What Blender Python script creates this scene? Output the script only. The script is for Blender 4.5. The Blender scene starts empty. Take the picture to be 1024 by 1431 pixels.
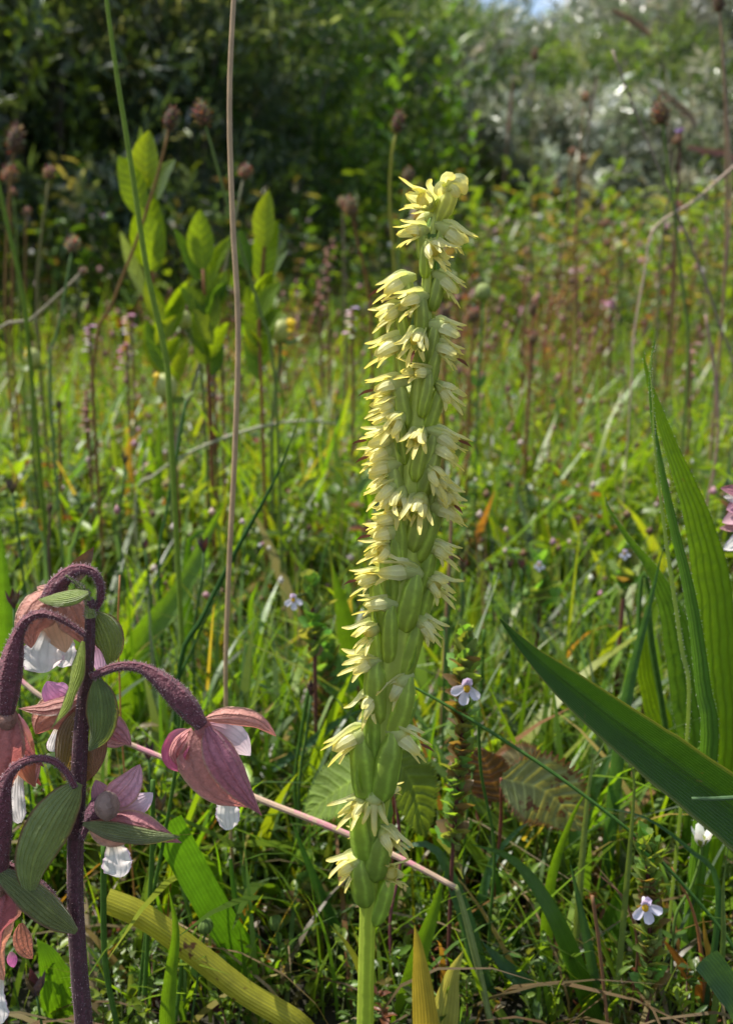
import bpy, math, random
import numpy as np
from mathutils import Vector, Matrix, Quaternion
random.seed(11); rng = np.random.default_rng(11)
R = math.radians
sc = bpy.context.scene
C = sc.collection

# ------------------------------------------------------------------ camera
FPX, CX, CY, CAMZ, PITCH = 1407.0, 512.0, 715.5, 0.15, R(13.4)
cd = bpy.data.cameras.new('camera'); cam = bpy.data.objects.new('camera', cd); C.objects.link(cam)
cam.location = (0, 0, CAMZ); cam.rotation_euler = (R(90) - PITCH, 0, 0)
cd.sensor_fit = 'VERTICAL'; cd.sensor_height = 36; cd.lens = FPX / 1431 * 36
cd.clip_start = 0.01; cd.clip_end = 300
cd.dof.use_dof = True; cd.dof.focus_distance = 0.155; cd.dof.aperture_fstop = cd.lens / 1.2
sc.camera = cam
# ------------------------------------------------------------------ light
SUN_DIR = Vector((-0.52, 0.12, 1.0)).normalized()          # towards the sun
w = bpy.data.worlds.new('World'); sc.world = w; w.use_nodes = True
nt = w.node_tree; nt.nodes.clear()
out = nt.nodes.new('ShaderNodeOutputWorld'); bg = nt.nodes.new('ShaderNodeBackground'); bg.inputs['Strength'].default_value = 0.115
sky = nt.nodes.new('ShaderNodeTexSky'); sky.sky_type = 'NISHITA'; sky.sun_disc = False
sky.sun_elevation = math.asin(SUN_DIR.z); sky.sun_rotation = math.atan2(SUN_DIR.x, SUN_DIR.y)
tc = nt.nodes.new('ShaderNodeTexCoord'); nz = nt.nodes.new('ShaderNodeTexNoise'); nz.inputs['Scale'].default_value = 7.0; nz.inputs['Detail'].default_value = 8
mp = nt.nodes.new('ShaderNodeMapping'); mp.inputs['Scale'].default_value = (1, 1, 2.2)
rp = nt.nodes.new('ShaderNodeValToRGB'); rp.color_ramp.elements[0].position = 0.50; rp.color_ramp.elements[1].position = 0.70
mx = nt.nodes.new('ShaderNodeMix'); mx.data_type = 'RGBA'; mx.inputs[7].default_value = (9.5, 10, 10.8, 1)
nt.links.new(tc.outputs['Generated'], mp.inputs[0]); nt.links.new(mp.outputs[0], nz.inputs['Vector']); nt.links.new(nz.outputs['Fac'], rp.inputs[0])
nt.links.new(rp.outputs[0], mx.inputs[0]); nt.links.new(sky.outputs[0], mx.inputs[6]); nt.links.new(mx.outputs[2], bg.inputs[0]); nt.links.new(bg.outputs[0], out.inputs[0])
sd = bpy.data.lights.new('sun', 'SUN'); sd.energy = 5.0; sd.angle = R(0.5); sd.color = (1, 0.95, 0.86)
so = bpy.data.objects.new('sun', sd); C.objects.link(so); so.rotation_euler = SUN_DIR.to_track_quat('Z', 'Y').to_euler(); so.location = (-3, 2, 6)
sc.view_settings.view_transform = 'Standard'; sc.view_settings.look = 'None'; sc.view_settings.gamma = 1
sc.view_settings.exposure = 0.76; sc.view_settings.use_curve_mapping = False
sc.cycles.use_denoising = True; sc.cycles.max_bounces = 8; sc.cycles.transparent_max_bounces = 8; sc.cycles.diffuse_bounces = 4
sc.cycles.sample_clamp_indirect = 4

# ------------------------------------------------------------------ helpers
FW = Vector((0, math.cos(PITCH), -math.sin(PITCH))); UP = Vector((0, math.sin(PITCH), math.cos(PITCH))); CAM = Vector((0, 0, CAMZ))
def ray(px, py): return FW + Vector((1, 0, 0)) * ((px - CX) / FPX) + UP * (-(py - CY) / FPX)
def P(px, py, d):
    r = ray(px, py); return CAM + r * (d / r.y)
def S(px, py, d): return d / ray(px, py).y / FPX          # metres per pixel there
def cat_rom(pts, n):
    pts = [Vector(p) for p in pts]
    if len(pts) == 2: return [pts[0].lerp(pts[1], i / n) for i in range(n + 1)]
    q = [pts[0] * 2 - pts[1]] + pts + [pts[-1] * 2 - pts[-2]]
    seg = [(pts[i + 1] - pts[i]).length for i in range(len(pts) - 1)]; tot = sum(seg) or 1
    res = []
    for k in range(n + 1):
        s = tot * k / n; i = 0
        while i < len(seg) - 1 and s > seg[i]: s -= seg[i]; i += 1
        t = min(1, s / (seg[i] or 1)); a, b, c, d = q[i:i + 4]
        res.append(0.5 * ((2 * b) + (c - a) * t + (2 * a - 5 * b + 4 * c - d) * t * t + (3 * b - a - 3 * c + d) * t ** 3))
    return res
def lin(vals, t):
    if not hasattr(vals, '__len__'): return vals
    x = t * (len(vals) - 1); i = min(int(x), len(vals) - 2); return vals[i] + (vals[i + 1] - vals[i]) * (x - i)
class MB:
    def __init__(s): s.v = []; s.f = []; s.s = []; s.c = []
    def add(s, v, uv, col): s.v.append(Vector(v)); s.s.append(uv); s.c.append(col); return len(s.v) - 1
    def tube(s, pts, rad, n=None, seg=8, col=(1, 1, 1), smooth=True, col2=None, knob=0.0):
        n = n or max(2, len(pts) * 3)
        pp = cat_rom(pts, n) if smooth else pts; n = len(pp) - 1
        prev = None; rings = []
        for i, p in enumerate(pp):
            t = (pp[min(i + 1, n)] - pp[max(i - 1, 0)]); t = t.normalized() if t.length > 0 else Vector((0, 0, 1))
            if prev is None: prev = t.orthogonal().normalized()
            a = (prev - t * prev.dot(t)); a = a.normalized() if a.length > 1e-9 else t.orthogonal().normalized(); b = t.cross(a); prev = a
            r = lin(rad, i / n); cc = col if col2 is None else tuple(col[k] + (col2[k] - col[k]) * i / n for k in range(3))
            rr = random.random()
            rings.append([s.add(p + (a * math.cos(2 * math.pi * j / seg) + b * math.sin(2 * math.pi * j / seg)) * r * (1 + knob * math.sin(3 * 2 * math.pi * j / seg)), (j / seg, i / n, rr), cc) for j in range(seg)])
        for i in range(n):
            for j in range(seg):
                k = (j + 1) % seg; s.f.append((rings[i][j], rings[i][k], rings[i + 1][k], rings[i + 1][j]))
        s.f.append(tuple(rings[0][::-1])); s.f.append(tuple(rings[-1]))
        return s
    def blob(s, c, rx, rz, axis=(0, 0, 1), col=(1, 1, 1), seg=8, rings=6, jit=0.0, prof=None):
        c = Vector(c); ax = Vector(axis).normalized(); a = ax.orthogonal().normalized(); b = ax.cross(a); R_ = []
        for i in range(rings + 1):
            th = math.pi * i / rings; rr = math.sin(th) * rx if prof is None else lin(prof, i / rings) * rx; rr = max(rr, rx * 0.03)
            R_.append([s.add(c + ax * (-math.cos(th) * rz if prof is None else (2 * i / rings - 1) * rz) + (a * math.cos(2 * math.pi * j / seg) + b * math.sin(2 * math.pi * j / seg)) * rr * (1 + jit * random.uniform(-1, 1)), (j / seg, i / rings, 0.5), col) for j in range(seg)])
        for i in range(rings):
            for j in range(seg):
                k = (j + 1) % seg; s.f.append((R_[i][j], R_[i][k], R_[i + 1][k], R_[i + 1][j]))
        s.f.append(tuple(R_[0][::-1])); s.f.append(tuple(R_[-1]))
        return s
    def ribbon(s, pts, wid, roll=0.0, cup=0.0, nu=4, nv=16, col=(1, 1, 1), col2=None, nrm=None, teeth=0, pleat=0.0, twist=0.0, wave=0.0, prof='blade', fold=0.0, frill=0.02):
        pp = cat_rom(pts, nv); n = nv; rows = []; rr = random.random(); ph = random.random() * 6
        for i, p in enumerate(pp):
            v = i / n; t = (pp[min(i + 1, n)] - pp[max(i - 1, 0)]).normalized()
            ref = (CAM - p).normalized() if nrm is None else Vector(nrm).normalized()
            side = t.cross(ref)
            side = side.normalized() if side.length > 1e-6 else t.orthogonal().normalized()
            nn = side.cross(t).normalized(); q = Quaternion(t, roll + twist * v); side = q @ side; nn = q @ nn
            fr = 1 + frill * random.uniform(-1, 1)
            if hasattr(wid, '__len__'): hw = lin(wid, v)
            else:
                if prof == 'blade': k = (0.75 + 0.25 * min(1, v / .3)) * (1 - max(0, (v - .35) / .65) ** 1.8)
                elif prof == 'ovate': k = math.sin(math.pi * min(1, max(0.02, v)) ** 0.8) ** 0.75 if v < .995 else .02
                elif prof == 'lance': k = math.sin(math.pi * max(.03, v) ** 0.65) if v < .995 else .01
                elif prof == 'petal': k = min(1, (v * 2.2 + .3)) * (1 - .45 * max(0, (v - .45) / .55)) * math.sqrt(max(0, 1 - max(0, (v - .86) / .14) ** 2))
                elif prof == 'spoon': k = min(1, .35 + v * 1.0) * (1 - max(0, (v - .75) / .25) ** 2.5 * .75)
                else: k = 1
                hw = wid * max(k, 0.02)
            cc = col if col2 is None else tuple(col[k] + (col2[k] - col[k]) * v for k in range(3))
            row = []
            for j in range(nu + 1):
                u = 2 * j / nu - 1; w_ = hw * (fr if abs(u) > .99 else 1)
                if teeth and abs(u) > .99: w_ = hw * (1 + (0.16 if (i % 2) else -0.07))
                off = nn * (cup * hw * (u * u) + fold * hw * abs(u) + wave * hw * math.sin(v * 17 + ph + u * 2) * abs(u))
                if pleat: off += nn * (pleat * math.sin((v * teeth * .5 - abs(u) * 1.6) * 6.28) * abs(u) * (1 - abs(u) * .5) - pleat * 2.0 * max(0, .25 - abs(u)))
                row.append(s.add(p + side * (w_ * u) + off, ((u + 1) / 2, v, rr), cc))
            rows.append(row)
        for i in range(n):
            for j in range(nu): s.f.append((rows[i][j], rows[i][j + 1], rows[i + 1][j + 1], rows[i + 1][j]))
        return s
    def mesh(s, name, origin=Vector((0, 0, 0)), smooth=True):
        m = bpy.data.meshes.new(name); m.from_pydata([tuple(v - origin) for v in s.v], [], s.f)
        a = m.attributes.new('s', 'FLOAT_VECTOR', 'POINT'); a.data.foreach_set('vector', np.array(s.s, dtype=np.float32).ravel())
        a = m.attributes.new('col', 'FLOAT_COLOR', 'POINT'); cc = np.ones((len(s.c), 4), dtype=np.float32); cc[:, :3] = np.array(s.c); a.data.foreach_set('color', cc.ravel())
        if smooth: m.polygons.foreach_set('use_smooth', [True] * len(m.polygons))
        return m
def root_of(o):
    while o.parent: o = o.parent
    return o
def obj(name, mb, mat, parent=None, origin=None, smooth=True, loc=None):
    if parent is not None:
        org = origin if origin is not None else Vector(root_of(parent).location)
    else: org = origin if origin is not None else Vector((0, 0, 0))
    m = mb if isinstance(mb, bpy.types.Mesh) else mb.mesh(name, org, smooth)
    if mat and not m.materials: m.materials.append(mat)
    o = bpy.data.objects.new(name, m); C.objects.link(o)
    if parent is not None:
        o.parent = parent
        if loc is not None: o.location = loc
    else: o.location = org if loc is None else loc
    return o
def tag(o, label=None, cat=None, group=None, kind=None):
    if label: o['label'] = label
    if cat: o['category'] = cat
    if group: o['group'] = group
    if kind: o['kind'] = kind
    return o
def thing(name, label, cat, loc=(0, 0, 0), group=None):
    o = bpy.data.objects.new(name, None); C.objects.link(o); o.location = loc; o.empty_display_size = .01
    return tag(o, label, cat, group)
def copy_tree(o, parent=None):
    c = o.copy(); C.objects.link(c)
    if parent is not None: c.parent = parent
    for ch in list(o.children): copy_tree(ch, c)
    return c
def np_mesh(name, verts, faces, col, st=None, smooth=False):
    m = bpy.data.meshes.new(name); nv = len(verts); nf, k = faces.shape
    m.vertices.add(nv); m.vertices.foreach_set('co', verts.astype(np.float32).ravel())
    m.loops.add(nf * k); m.loops.foreach_set('vertex_index', faces.astype(np.int32).ravel())
    m.polygons.add(nf); m.polygons.foreach_set('loop_start', np.arange(0, nf * k, k, dtype=np.int32))
    m.update(calc_edges=True)
    a = m.attributes.new('col', 'FLOAT_COLOR', 'POINT'); cc = np.ones((nv, 4), dtype=np.float32); cc[:, :3] = col; a.data.foreach_set('color', cc.ravel())
    if st is not None:
        a = m.attributes.new('s', 'FLOAT_VECTOR', 'POINT'); a.data.foreach_set('vector', st.astype(np.float32).ravel())
    if smooth: m.polygons.foreach_set('use_smooth', [True] * nf)
    return m

# ------------------------------------------------------------------ materials
def mat_new(name):
    m = bpy.data.materials.new(name); m.use_nodes = True; t = m.node_tree; t.nodes.clear(); return m, t
def N(t, typ, **kw):
    n = t.nodes.new(typ)
    for k, v in kw.items(): setattr(n, k, v)
    return n
def math_(t, op, a, b=None, clamp=False):
    n = N(t, 'ShaderNodeMath', operation=op); n.use_clamp = clamp
    for i, x in enumerate((a, b)):
        if x is None: continue
        if isinstance(x, (int, float)): n.inputs[i].default_value = x
        else: t.links.new(x, n.inputs[i])
    return n.outputs[0]
def mixc(t, f, a, b, mode='MIX'):
    n = N(t, 'ShaderNodeMix', data_type='RGBA', blend_type=mode)
    for i, x in ((0, f), (6, a), (7, b)):
        if isinstance(x, (int, float)): n.inputs[i].default_value = x
        elif isinstance(x, tuple): n.inputs[i].default_value = (*x, 1)
        else: t.links.new(x, n.inputs[i])
    return n.outputs[2]
def leaf_mat(name, trans=0.4, rough=0.45, veins=0, vstr=0.25, midrib=0.0, mottle=0.3, mscale=350.0, spots=None, spotamt=0.36, tcol=(1.55, 1.35, 0.35), spec=0.4, bump=0.25, edge=None, sheen=0.0, pinnate=False, tipcol=None, basecol=None, bscale=900):
    m, t = mat_new(name); L = t.links.new
    o = N(t, 'ShaderNodeOutputMaterial'); at = N(t, 'ShaderNodeAttribute', attribute_name='col'); st = N(t, 'ShaderNodeAttribute', attribute_name='s')
    sx = N(t, 'ShaderNodeSeparateXYZ'); L(st.outputs['Vector'], sx.inputs[0]); tc = N(t, 'ShaderNodeTexCoord')
    n1 = N(t, 'ShaderNodeTexNoise'); n1.inputs['Scale'].default_value = mscale; n1.inputs['Detail'].default_value = 5; L(tc.outputs['Object'], n1.inputs['Vector'])
    k = math_(t, 'MULTIPLY_ADD', n1.outputs['Fac'], 2 * mottle); t.nodes[-1].inputs[2].default_value = 1 - mottle
    col = mixc(t, 1.0, at.outputs['Color'], k, 'MULTIPLY'); hgt = n1.outputs['Fac']
    uu = math_(t, 'SUBTRACT', sx.outputs[0], 0.5); au = math_(t, 'ABSOLUTE', uu)
    if veins:
        if pinnate:
            ph = math_(t, 'SUBTRACT', math_(t, 'MULTIPLY', sx.outputs[1], veins), math_(t, 'MULTIPLY', au, veins * .33))
        else: ph = math_(t, 'MULTIPLY', sx.outputs[0], veins)
        n9 = N(t, 'ShaderNodeTexNoise'); n9.inputs['Scale'].default_value = mscale * .6; n9.inputs['Detail'].default_value = 2; L(tc.outputs['Object'], n9.inputs['Vector'])
        ph = math_(t, 'ADD', ph, math_(t, 'MULTIPLY', n9.outputs['Fac'], .55)); vam = math_(t, 'MULTIPLY', n1.outputs['Fac'], 2.0)
        sn = math_(t, 'SINE', math_(t, 'MULTIPLY', ph, 6.283)); sn = math_(t, 'POWER', math_(t, 'MULTIPLY_ADD', sn, 0.5), 3); t.nodes[-2].inputs[2].default_value = .5
        sn = math_(t, 'MULTIPLY', sn, vam); kk = math_(t, 'MULTIPLY_ADD', sn, vstr); t.nodes[-1].inputs[2].default_value = 1 - vstr * .35
        col = mixc(t, 1.0, col, kk, 'MULTIPLY'); hgt = math_(t, 'ADD', hgt, math_(t, 'MULTIPLY', sn, 1.0))
    if midrib:
        r = math_(t, 'SUBTRACT', 1.0, math_(t, 'MULTIPLY', au, 22.0), clamp=True)
        col = mixc(t, math_(t, 'MULTIPLY', r, abs(midrib)), col, mixc(t, 1.0, col, (1.8, 1.7, 1.5) if midrib > 0 else (.5, .5, .5), 'MULTIPLY'))
    if edge:
        r = math_(t, 'SUBTRACT', math_(t, 'MULTIPLY', au, 14.0), 5.9, clamp=True)
        r2 = math_(t, 'MULTIPLY', r, math_(t, 'GREATER_THAN', n1.outputs['Fac'], .42)); col = mixc(t, math_(t, 'MULTIPLY', r, .85), col, edge)
    if tipcol:
        r = math_(t, 'MULTIPLY_ADD', sx.outputs[1], 3.0, clamp=True); t.nodes[-1].inputs[2].default_value = -1.9
        col = mixc(t, r, col, tipcol)
    if basecol:
        r = math_(t, 'MULTIPLY_ADD', sx.outputs[1], -2.5, clamp=True); t.nodes[-1].inputs[2].default_value = 1.1
        col = mixc(t, r, col, basecol)
    if spots:
        n2 = N(t, 'ShaderNodeTexNoise'); n2.inputs['Scale'].default_value = mscale * .9; n2.inputs['Detail'].default_value = 3; n2.inputs['Roughness'].default_value = .65; L(tc.outputs['Object'], n2.inputs['Vector'])
        rr = N(t, 'ShaderNodeValToRGB'); rr.color_ramp.elements[0].position = spotamt - .05; rr.color_ramp.elements[0].color = (1, 1, 1, 1); rr.color_ramp.elements[1].position = spotamt; rr.color_ramp.elements[1].color = (0, 0, 0, 1); L(n2.outputs['Fac'], rr.inputs[0])
        col = mixc(t, rr.outputs[0], col, spots)
    n3 = N(t, 'ShaderNodeTexNoise'); n3.inputs['Scale'].default_value = bscale; n3.inputs['Detail'].default_value = 4; L(tc.outputs['Object'], n3.inputs['Vector'])
    bm = N(t, 'ShaderNodeBump'); bm.inputs['Strength'].default_value = bump; bm.inputs['Distance'].default_value = 0.0003; L(math_(t, 'ADD', hgt, n3.outputs['Fac']), bm.inputs['Height'])
    pr = N(t, 'ShaderNodeBsdfPrincipled'); L(col, pr.inputs['Base Color']); pr.inputs['Roughness'].default_value = rough; pr.inputs['Specular IOR Level'].default_value = spec; L(bm.outputs[0], pr.inputs['Normal'])
    if sheen: pr.inputs['Sheen Weight'].default_value = sheen; pr.inputs['Sheen Roughness'].default_value = .4
    if trans > 0:
        tr = N(t, 'ShaderNodeBsdfTranslucent'); L(mixc(t, 1.0, col, tcol, 'MULTIPLY'), tr.inputs[0]); L(bm.outputs[0], tr.inputs['Normal'])
        mx = N(t, 'ShaderNodeMixShader'); mx.inputs[0].default_value = trans; L(pr.outputs[0], mx.inputs[1]); L(tr.outputs[0], mx.inputs[2]); L(mx.outputs[0], o.inputs[0])
    else: L(pr.outputs[0], o.inputs[0])
    return m
M = {}
M['grass'] = leaf_mat('grass_leaf', trans=.5, rough=.38, mottle=.2, mscale=120, tcol=(2.3, 2.1, .5), spec=.5, bump=.1)
M['blade'] = leaf_mat('grass_blade_leaf', trans=.5, rough=.36, veins=9, vstr=.3, midrib=.25, mottle=.28, tcol=(2.2, 2.0, .45), spec=.5, bump=.35, spots=(.16, .09, .03), spotamt=.27)
M['yellow_blade'] = leaf_mat('yellowing_leaf', trans=.5, rough=.4, veins=8, vstr=.2, midrib=.4, mottle=.35, mscale=220, tcol=(1.5, 1.3, .6), spots=(.10, .045, .015), spotamt=.35)
M['plantain'] = leaf_mat('plantain_leaf', trans=.5, rough=.42, spots=(.13, .10, .03), spotamt=.27, veins=5, vstr=-.3, mottle=.3, tcol=(2.3, 2.0, .35), bump=.4)
M['keeled'] = leaf_mat('keeled_leaf', spots=(.12, .09, .04), spotamt=.29, trans=.28, rough=.32, veins=22, vstr=.2, midrib=-.6, mottle=.25, mscale=200, tcol=(2.0, 1.9, .4), spec=.35, bump=.5, edge=(.16, .17, .05))
M['willow'] = leaf_mat('willow_leaf', trans=.68, rough=.4, veins=7, vstr=.18, midrib=.5, pinnate=True, mottle=.35, mscale=160, tcol=(2.3, 1.9, .35))
M['toothed'] = leaf_mat('toothed_leaf', spec=.2, trans=.35, rough=.65, veins=9, vstr=.25, midrib=.5, pinnate=True, mottle=.5, mscale=260, tcol=(1.7, 1.6, .4), bump=.7)
M['bramble'] = leaf_mat('reddened_leaf', trans=.3, rough=.45, veins=9, vstr=.5, midrib=.9, pinnate=True, mottle=.5, mscale=260, tcol=(1.7, 1.3, .4), bump=.7, spots=(.13, .06, .035), spotamt=.40, edge=(.22, .06, .03))
M['stem'] = leaf_mat('green_stem', trans=.25, rough=.6, spec=.2, tcol=(1.8, 1.7, .5), veins=6, vstr=.25, mottle=.25, mscale=500)
M['straw'] = leaf_mat('straw_stem', trans=.05, rough=.5, veins=8, vstr=.3, mottle=.35, mscale=250, spots=(.22, .13, .06), spotamt=.33)
M['pinkstraw'] = leaf_mat('pink_straw_stem', trans=.05, rough=.45, veins=6, vstr=.3, mottle=.3, mscale=300, spots=(.58, .26, .28), spotamt=.47)
M['orchid_stem'] = leaf_mat('orchid_stem', trans=.35, rough=.4, veins=7, vstr=.25, mottle=.18, mscale=500, tcol=(1.5, 1.4, .4), spots=(.25, .3, .03), spotamt=.3)
M['ovary'] = leaf_mat('orchid_capsule', trans=.5, rough=.5, veins=6, vstr=.42, spots=(.14, .12, .03), spotamt=.26, mottle=.3, mscale=500, tcol=(1.45, 1.35, .4), spec=.5)
M['tepal'] = leaf_mat('orchid_petal', trans=.5, rough=.45, veins=3, vstr=.12, mottle=.12, mscale=900, tcol=(1.12, 1.05, .62), bump=.3, spec=.45, tipcol=(.82, .72, .2), basecol=(.62, .68, .26))
M['dry_tepal'] = leaf_mat('withered_petal', trans=.3, rough=.6, mottle=.6, mscale=900, tcol=(1.1, .9, .6))
M['hell_stem'] = leaf_mat('purple_hairy_stem', trans=0, rough=.6, mottle=.7, mscale=1300, bump=1.0, bscale=2600, sheen=.12, veins=5, vstr=.35, spots=(.34, .20, .22), spotamt=.31)
M['sepal'] = leaf_mat('purple_pink_sepal', trans=.35, rough=.5, veins=4, vstr=-.16, midrib=.35, mottle=.45, mscale=1100, tcol=(1.45, 1.0, .9), bump=.8, bscale=2400, sheen=.15, edge=(.5, .33, .22), tipcol=None)
M['petal'] = leaf_mat('pink_white_petal', trans=.45, rough=.5, veins=6, vstr=-.1, mottle=.3, mscale=500, tcol=(1.1, .95, .95), bump=.3, basecol=(.55, .28, .34))
M['lip'] = leaf_mat('white_lip', trans=.5, rough=.5, spots=(.6, .45, .3), spotamt=.3, basecol=(.75, .55, .3), mottle=.25, mscale=500, tcol=(1.05, 1.0, 1.0), bump=.3, edge=(.72, .5, .66), veins=5, vstr=-.12)
M['bract'] = leaf_mat('green_bract', trans=.35, rough=.42, veins=9, vstr=.16, midrib=.4, mottle=.4, mscale=500, tcol=(1.8, 1.6, .4), bump=.7, bscale=2000, sheen=.25, edge=(.17, .07, .06))
M['hair'] = leaf_mat('fine_hair', trans=.5, rough=.4, mottle=.05, tcol=(1, 1, 1), bump=0)
M['brown'] = leaf_mat('brown_seed_head', trans=.15, rough=.6, mottle=.6, mscale=900, tcol=(1.4, 1.1, .8), bump=.8)
M['small'] = leaf_mat('small_flower', trans=.4, rough=.5, mottle=.2, mscale=900, tcol=(1.1, 1, .95), bump=.2)
M['herb'] = leaf_mat('herb_leaf', trans=.45, rough=.4, mottle=.3, mscale=300, tcol=(2.2, 2.0, .5), bump=.3, spec=.5)
M['shrub'] = leaf_mat('shrub_leaf', trans=.42, rough=.45, mottle=.35, mscale=12, tcol=(2.0, 1.9, .5), bump=0, spec=.5)
M['silver'] = leaf_mat('silvery_leaf', trans=.2, rough=.24, mottle=.35, mscale=10, tcol=(1.3, 1.3, .9), bump=0, spec=.9)
M['bark'] = leaf_mat('bark', trans=0, rough=.8, mottle=.6, mscale=60, bump=.6)
M['soil'] = leaf_mat('soil', trans=0, rough=.9, mottle=.8, mscale=45, bump=1.0, bscale=300)

# ------------------------------------------------------------------ ground
def gz(x, y):      # meadow, then a dune slope that rises
    z = 0.006 * np.sin(x * 9.1 + 1) * np.sin(y * 8.3) * np.clip((y - .5) / .6, 0, 1)
    up = np.clip((y - 3.4) / 5.0, 0, 1); up0 = np.clip((y - 1.3) / 2.1, 0, 1); z = z + up0 ** 1.6 * .15 * np.clip((x / np.maximum(y, .1) + .12) / .25, 0.05, 1) + up * (1.3 + .25 * np.clip(x / 3, -1, 1.5)) * np.clip((x + .4) / 1.2, .25, 1)
    return z + 0.25 * np.clip((y - 10) / 20, 0, 5) * 0
gx = np.concatenate([np.linspace(-60, -6, 10), np.linspace(-5, 5, 61), np.linspace(6, 60, 10)])
gy = np.concatenate([np.linspace(-12, -.6, 8), np.linspace(-.5, 2, 46), np.linspace(2.1, 12, 50), np.linspace(14, 160, 12)])
X, Y = np.meshgrid(gx, gy); Zg = gz(X, Y)
vv = np.stack([X, Y, Zg], -1).reshape(-1, 3); nx = len(gx)
ff = np.array([[j * nx + i, j * nx + i + 1, (j + 1) * nx + i + 1, (j + 1) * nx + i] for j in range(len(gy) - 1) for i in range(nx - 1)])
g = obj('ground', np_mesh('ground', vv, ff, np.array([.018, .016, .008]), np.zeros_like(vv), True), M['soil']); tag(g, kind='structure')

# ------------------------------------------------------------------ vegetation masses (numpy)
def pal(n, cols, wts, jit=.25):
    cols = np.array(cols); i = rng.choice(len(cols), n, p=np.array(wts) / sum(wts)); return cols[i] * (1 + jit * rng.uniform(-1, 1, (n, 1))) * (1 + .08 * rng.uniform(-1, 1, (n, 3)))
def grass_mass(name, n, d0, d1, h, wd, cols, wts, seg=4, hw=.48, power=1.0, keep=None, bendr=(.1, .9)):
    d = d0 + (d1 - d0) * rng.random(n) ** power; x = rng.uniform(-1, 1, n) * (hw * d + .05)
    if keep is not None: k = keep(x, d); x, d = x[k], d[k]; n = len(x)
    H = rng.uniform(h[0], h[1], n) * np.exp(rng.normal(0, .18, n)); W = rng.uniform(wd[0], wd[1], n) / 2
    az = rng.uniform(0, 6.283, n); b = rng.uniform(bendr[0], bendr[1], n) ** 1.5; lean = rng.uniform(0, 1, n) ** 2 * .95
    dirv = np.stack([np.cos(az), np.sin(az), 0 * az], 1); sv = np.stack([-np.sin(az + rng.normal(0, .6, n)), np.cos(az), 0 * az], 1)
    t = np.linspace(0, 1, seg + 1); prof = np.array([.7 + .3 * min(1, q / .3) for q in t]) * (1 - np.clip((t - .3) / .7, 0, 1) ** 1.7); prof[-1] = .03
    V = np.zeros((n, seg + 1, 2, 3)); base = np.stack([x, d, gz(x, d) - .003], 1)
    for i, q in enumerate(t):
        cpos = base + dirv * (H * (lean * q + b * q * q * .7))[:, None]; cpos[:, 2] += H * (q - .35 * b * q ** 3)
        V[:, i, 0] = cpos - sv * (W * prof[i])[:, None]; V[:, i, 1] = cpos + sv * (W * prof[i])[:, None]
    nvb = (seg + 1) * 2; idx = np.arange(n)[:, None, None] * nvb
    F = np.array([[2 * i, 2 * i + 1, 2 * i + 3, 2 * i + 2] for i in range(seg)])[None] + idx
    col = np.repeat(pal(n, cols, wts), nvb, 0)
    st = np.tile(np.stack([np.tile([0, 1], seg + 1), np.repeat(t, 2), np.zeros(nvb)], 1), (n, 1))
    o = obj(name, np_mesh(name, V.reshape(-1, 3), F.reshape(-1, 4), col, st, True), M['grass']); return o
GC = [(.09, .17, .012), (.135, .215, .014), (.06, .12, .014), (.16, .20, .018), (.06, .10, .035), (.24, .19, .05), (.17, .09, .03)]
tag(grass_mass('grass', 5200, .21, .46, (.025, .062), (.0007, .0022), GC, [5, 4, 5, 1.5, 3, .6, .3], seg=6), 'fine green grass tangled round the foot of the orchid', 'grass', kind='stuff')
tag(grass_mass('grass', 11500, .42, 1.25, (.035, .088), (.0009, .0032), GC, [5, 6, 3, 3, 1.5, .7, .5], seg=5, bendr=(.05, .8)), 'bright green sunlit grass filling the middle of the meadow', 'grass', kind='stuff')
tag(grass_mass('grass', 34000, 1.1, 4.6, (.05, .12), (.0018, .0045), GC, [4, 6, 3, 3, 1, 1.6, 1.2], seg=4, hw=.5, power=1.1), 'distant meadow grass running back to the bushes', 'grass', kind='stuff')

def leaf_geom(base, dirv, nrm, L, W, fold=.25, shape=(.42,)):
    """kite leaves folded along the midrib: 6 verts, 4 quads-as-tris"""
    n = len(base); dirv = dirv / np.linalg.norm(dirv, axis=1, keepdims=True)
    side = np.cross(dirv, nrm); side /= np.linalg.norm(side, axis=1, keepdims=True) + 1e-9; up = np.cross(side, dirv)
    L = L[:, None]; W = W[:, None]
    V = np.stack([base, base + dirv * L * .3 - side * W * .45 + up * W * fold, base + dirv * L * .68 - side * W * .4 + up * W * fold,
                  base + dirv * L - up * L * .12, base + dirv * L * .68 + side * W * .4 + up * W * fold, base + dirv * L * .3 + side * W * .45 + up * W * fold,
                  base + dirv * L * .35, base + dirv * L * .7 - up * L * .03], 1)
    F = np.array([[0, 6, 1, 1], [1, 6, 7, 2], [2, 7, 3, 3], [0, 5, 6, 6], [5, 4, 7, 6], [4, 3, 7, 7]])
    T = np.array([[0, 6, 1], [1, 6, 7], [1, 7, 2], [2, 7, 3], [0, 5, 6], [5, 4, 7], [5, 7, 6], [4, 3, 7]])
    return V.reshape(-1, 3), (T[None] + np.arange(n)[:, None, None] * 8).reshape(-1, 3)
def kite(base, dirv, nrm, L, W):
    n = len(base); dirv = dirv / (np.linalg.norm(dirv, axis=1, keepdims=True) + 1e-9)
    side = np.cross(dirv, nrm); side /= np.linalg.norm(side, axis=1, keepdims=True) + 1e-9; up = np.cross(side, dirv); L = L[:, None]; W = W[:, None]
    V = np.stack([base, base + dirv * L * .5 - side * W * .5 + up * W * .2, base + dirv * L - up * L * .08, base + dirv * L * .5 + side * W * .5 + up * W * .2], 1)
    return V.reshape(-1, 3), (np.array([[0, 2, 1], [0, 3, 2]])[None] + np.arange(n)[:, None, None] * 4).reshape(-1, 3)

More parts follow.
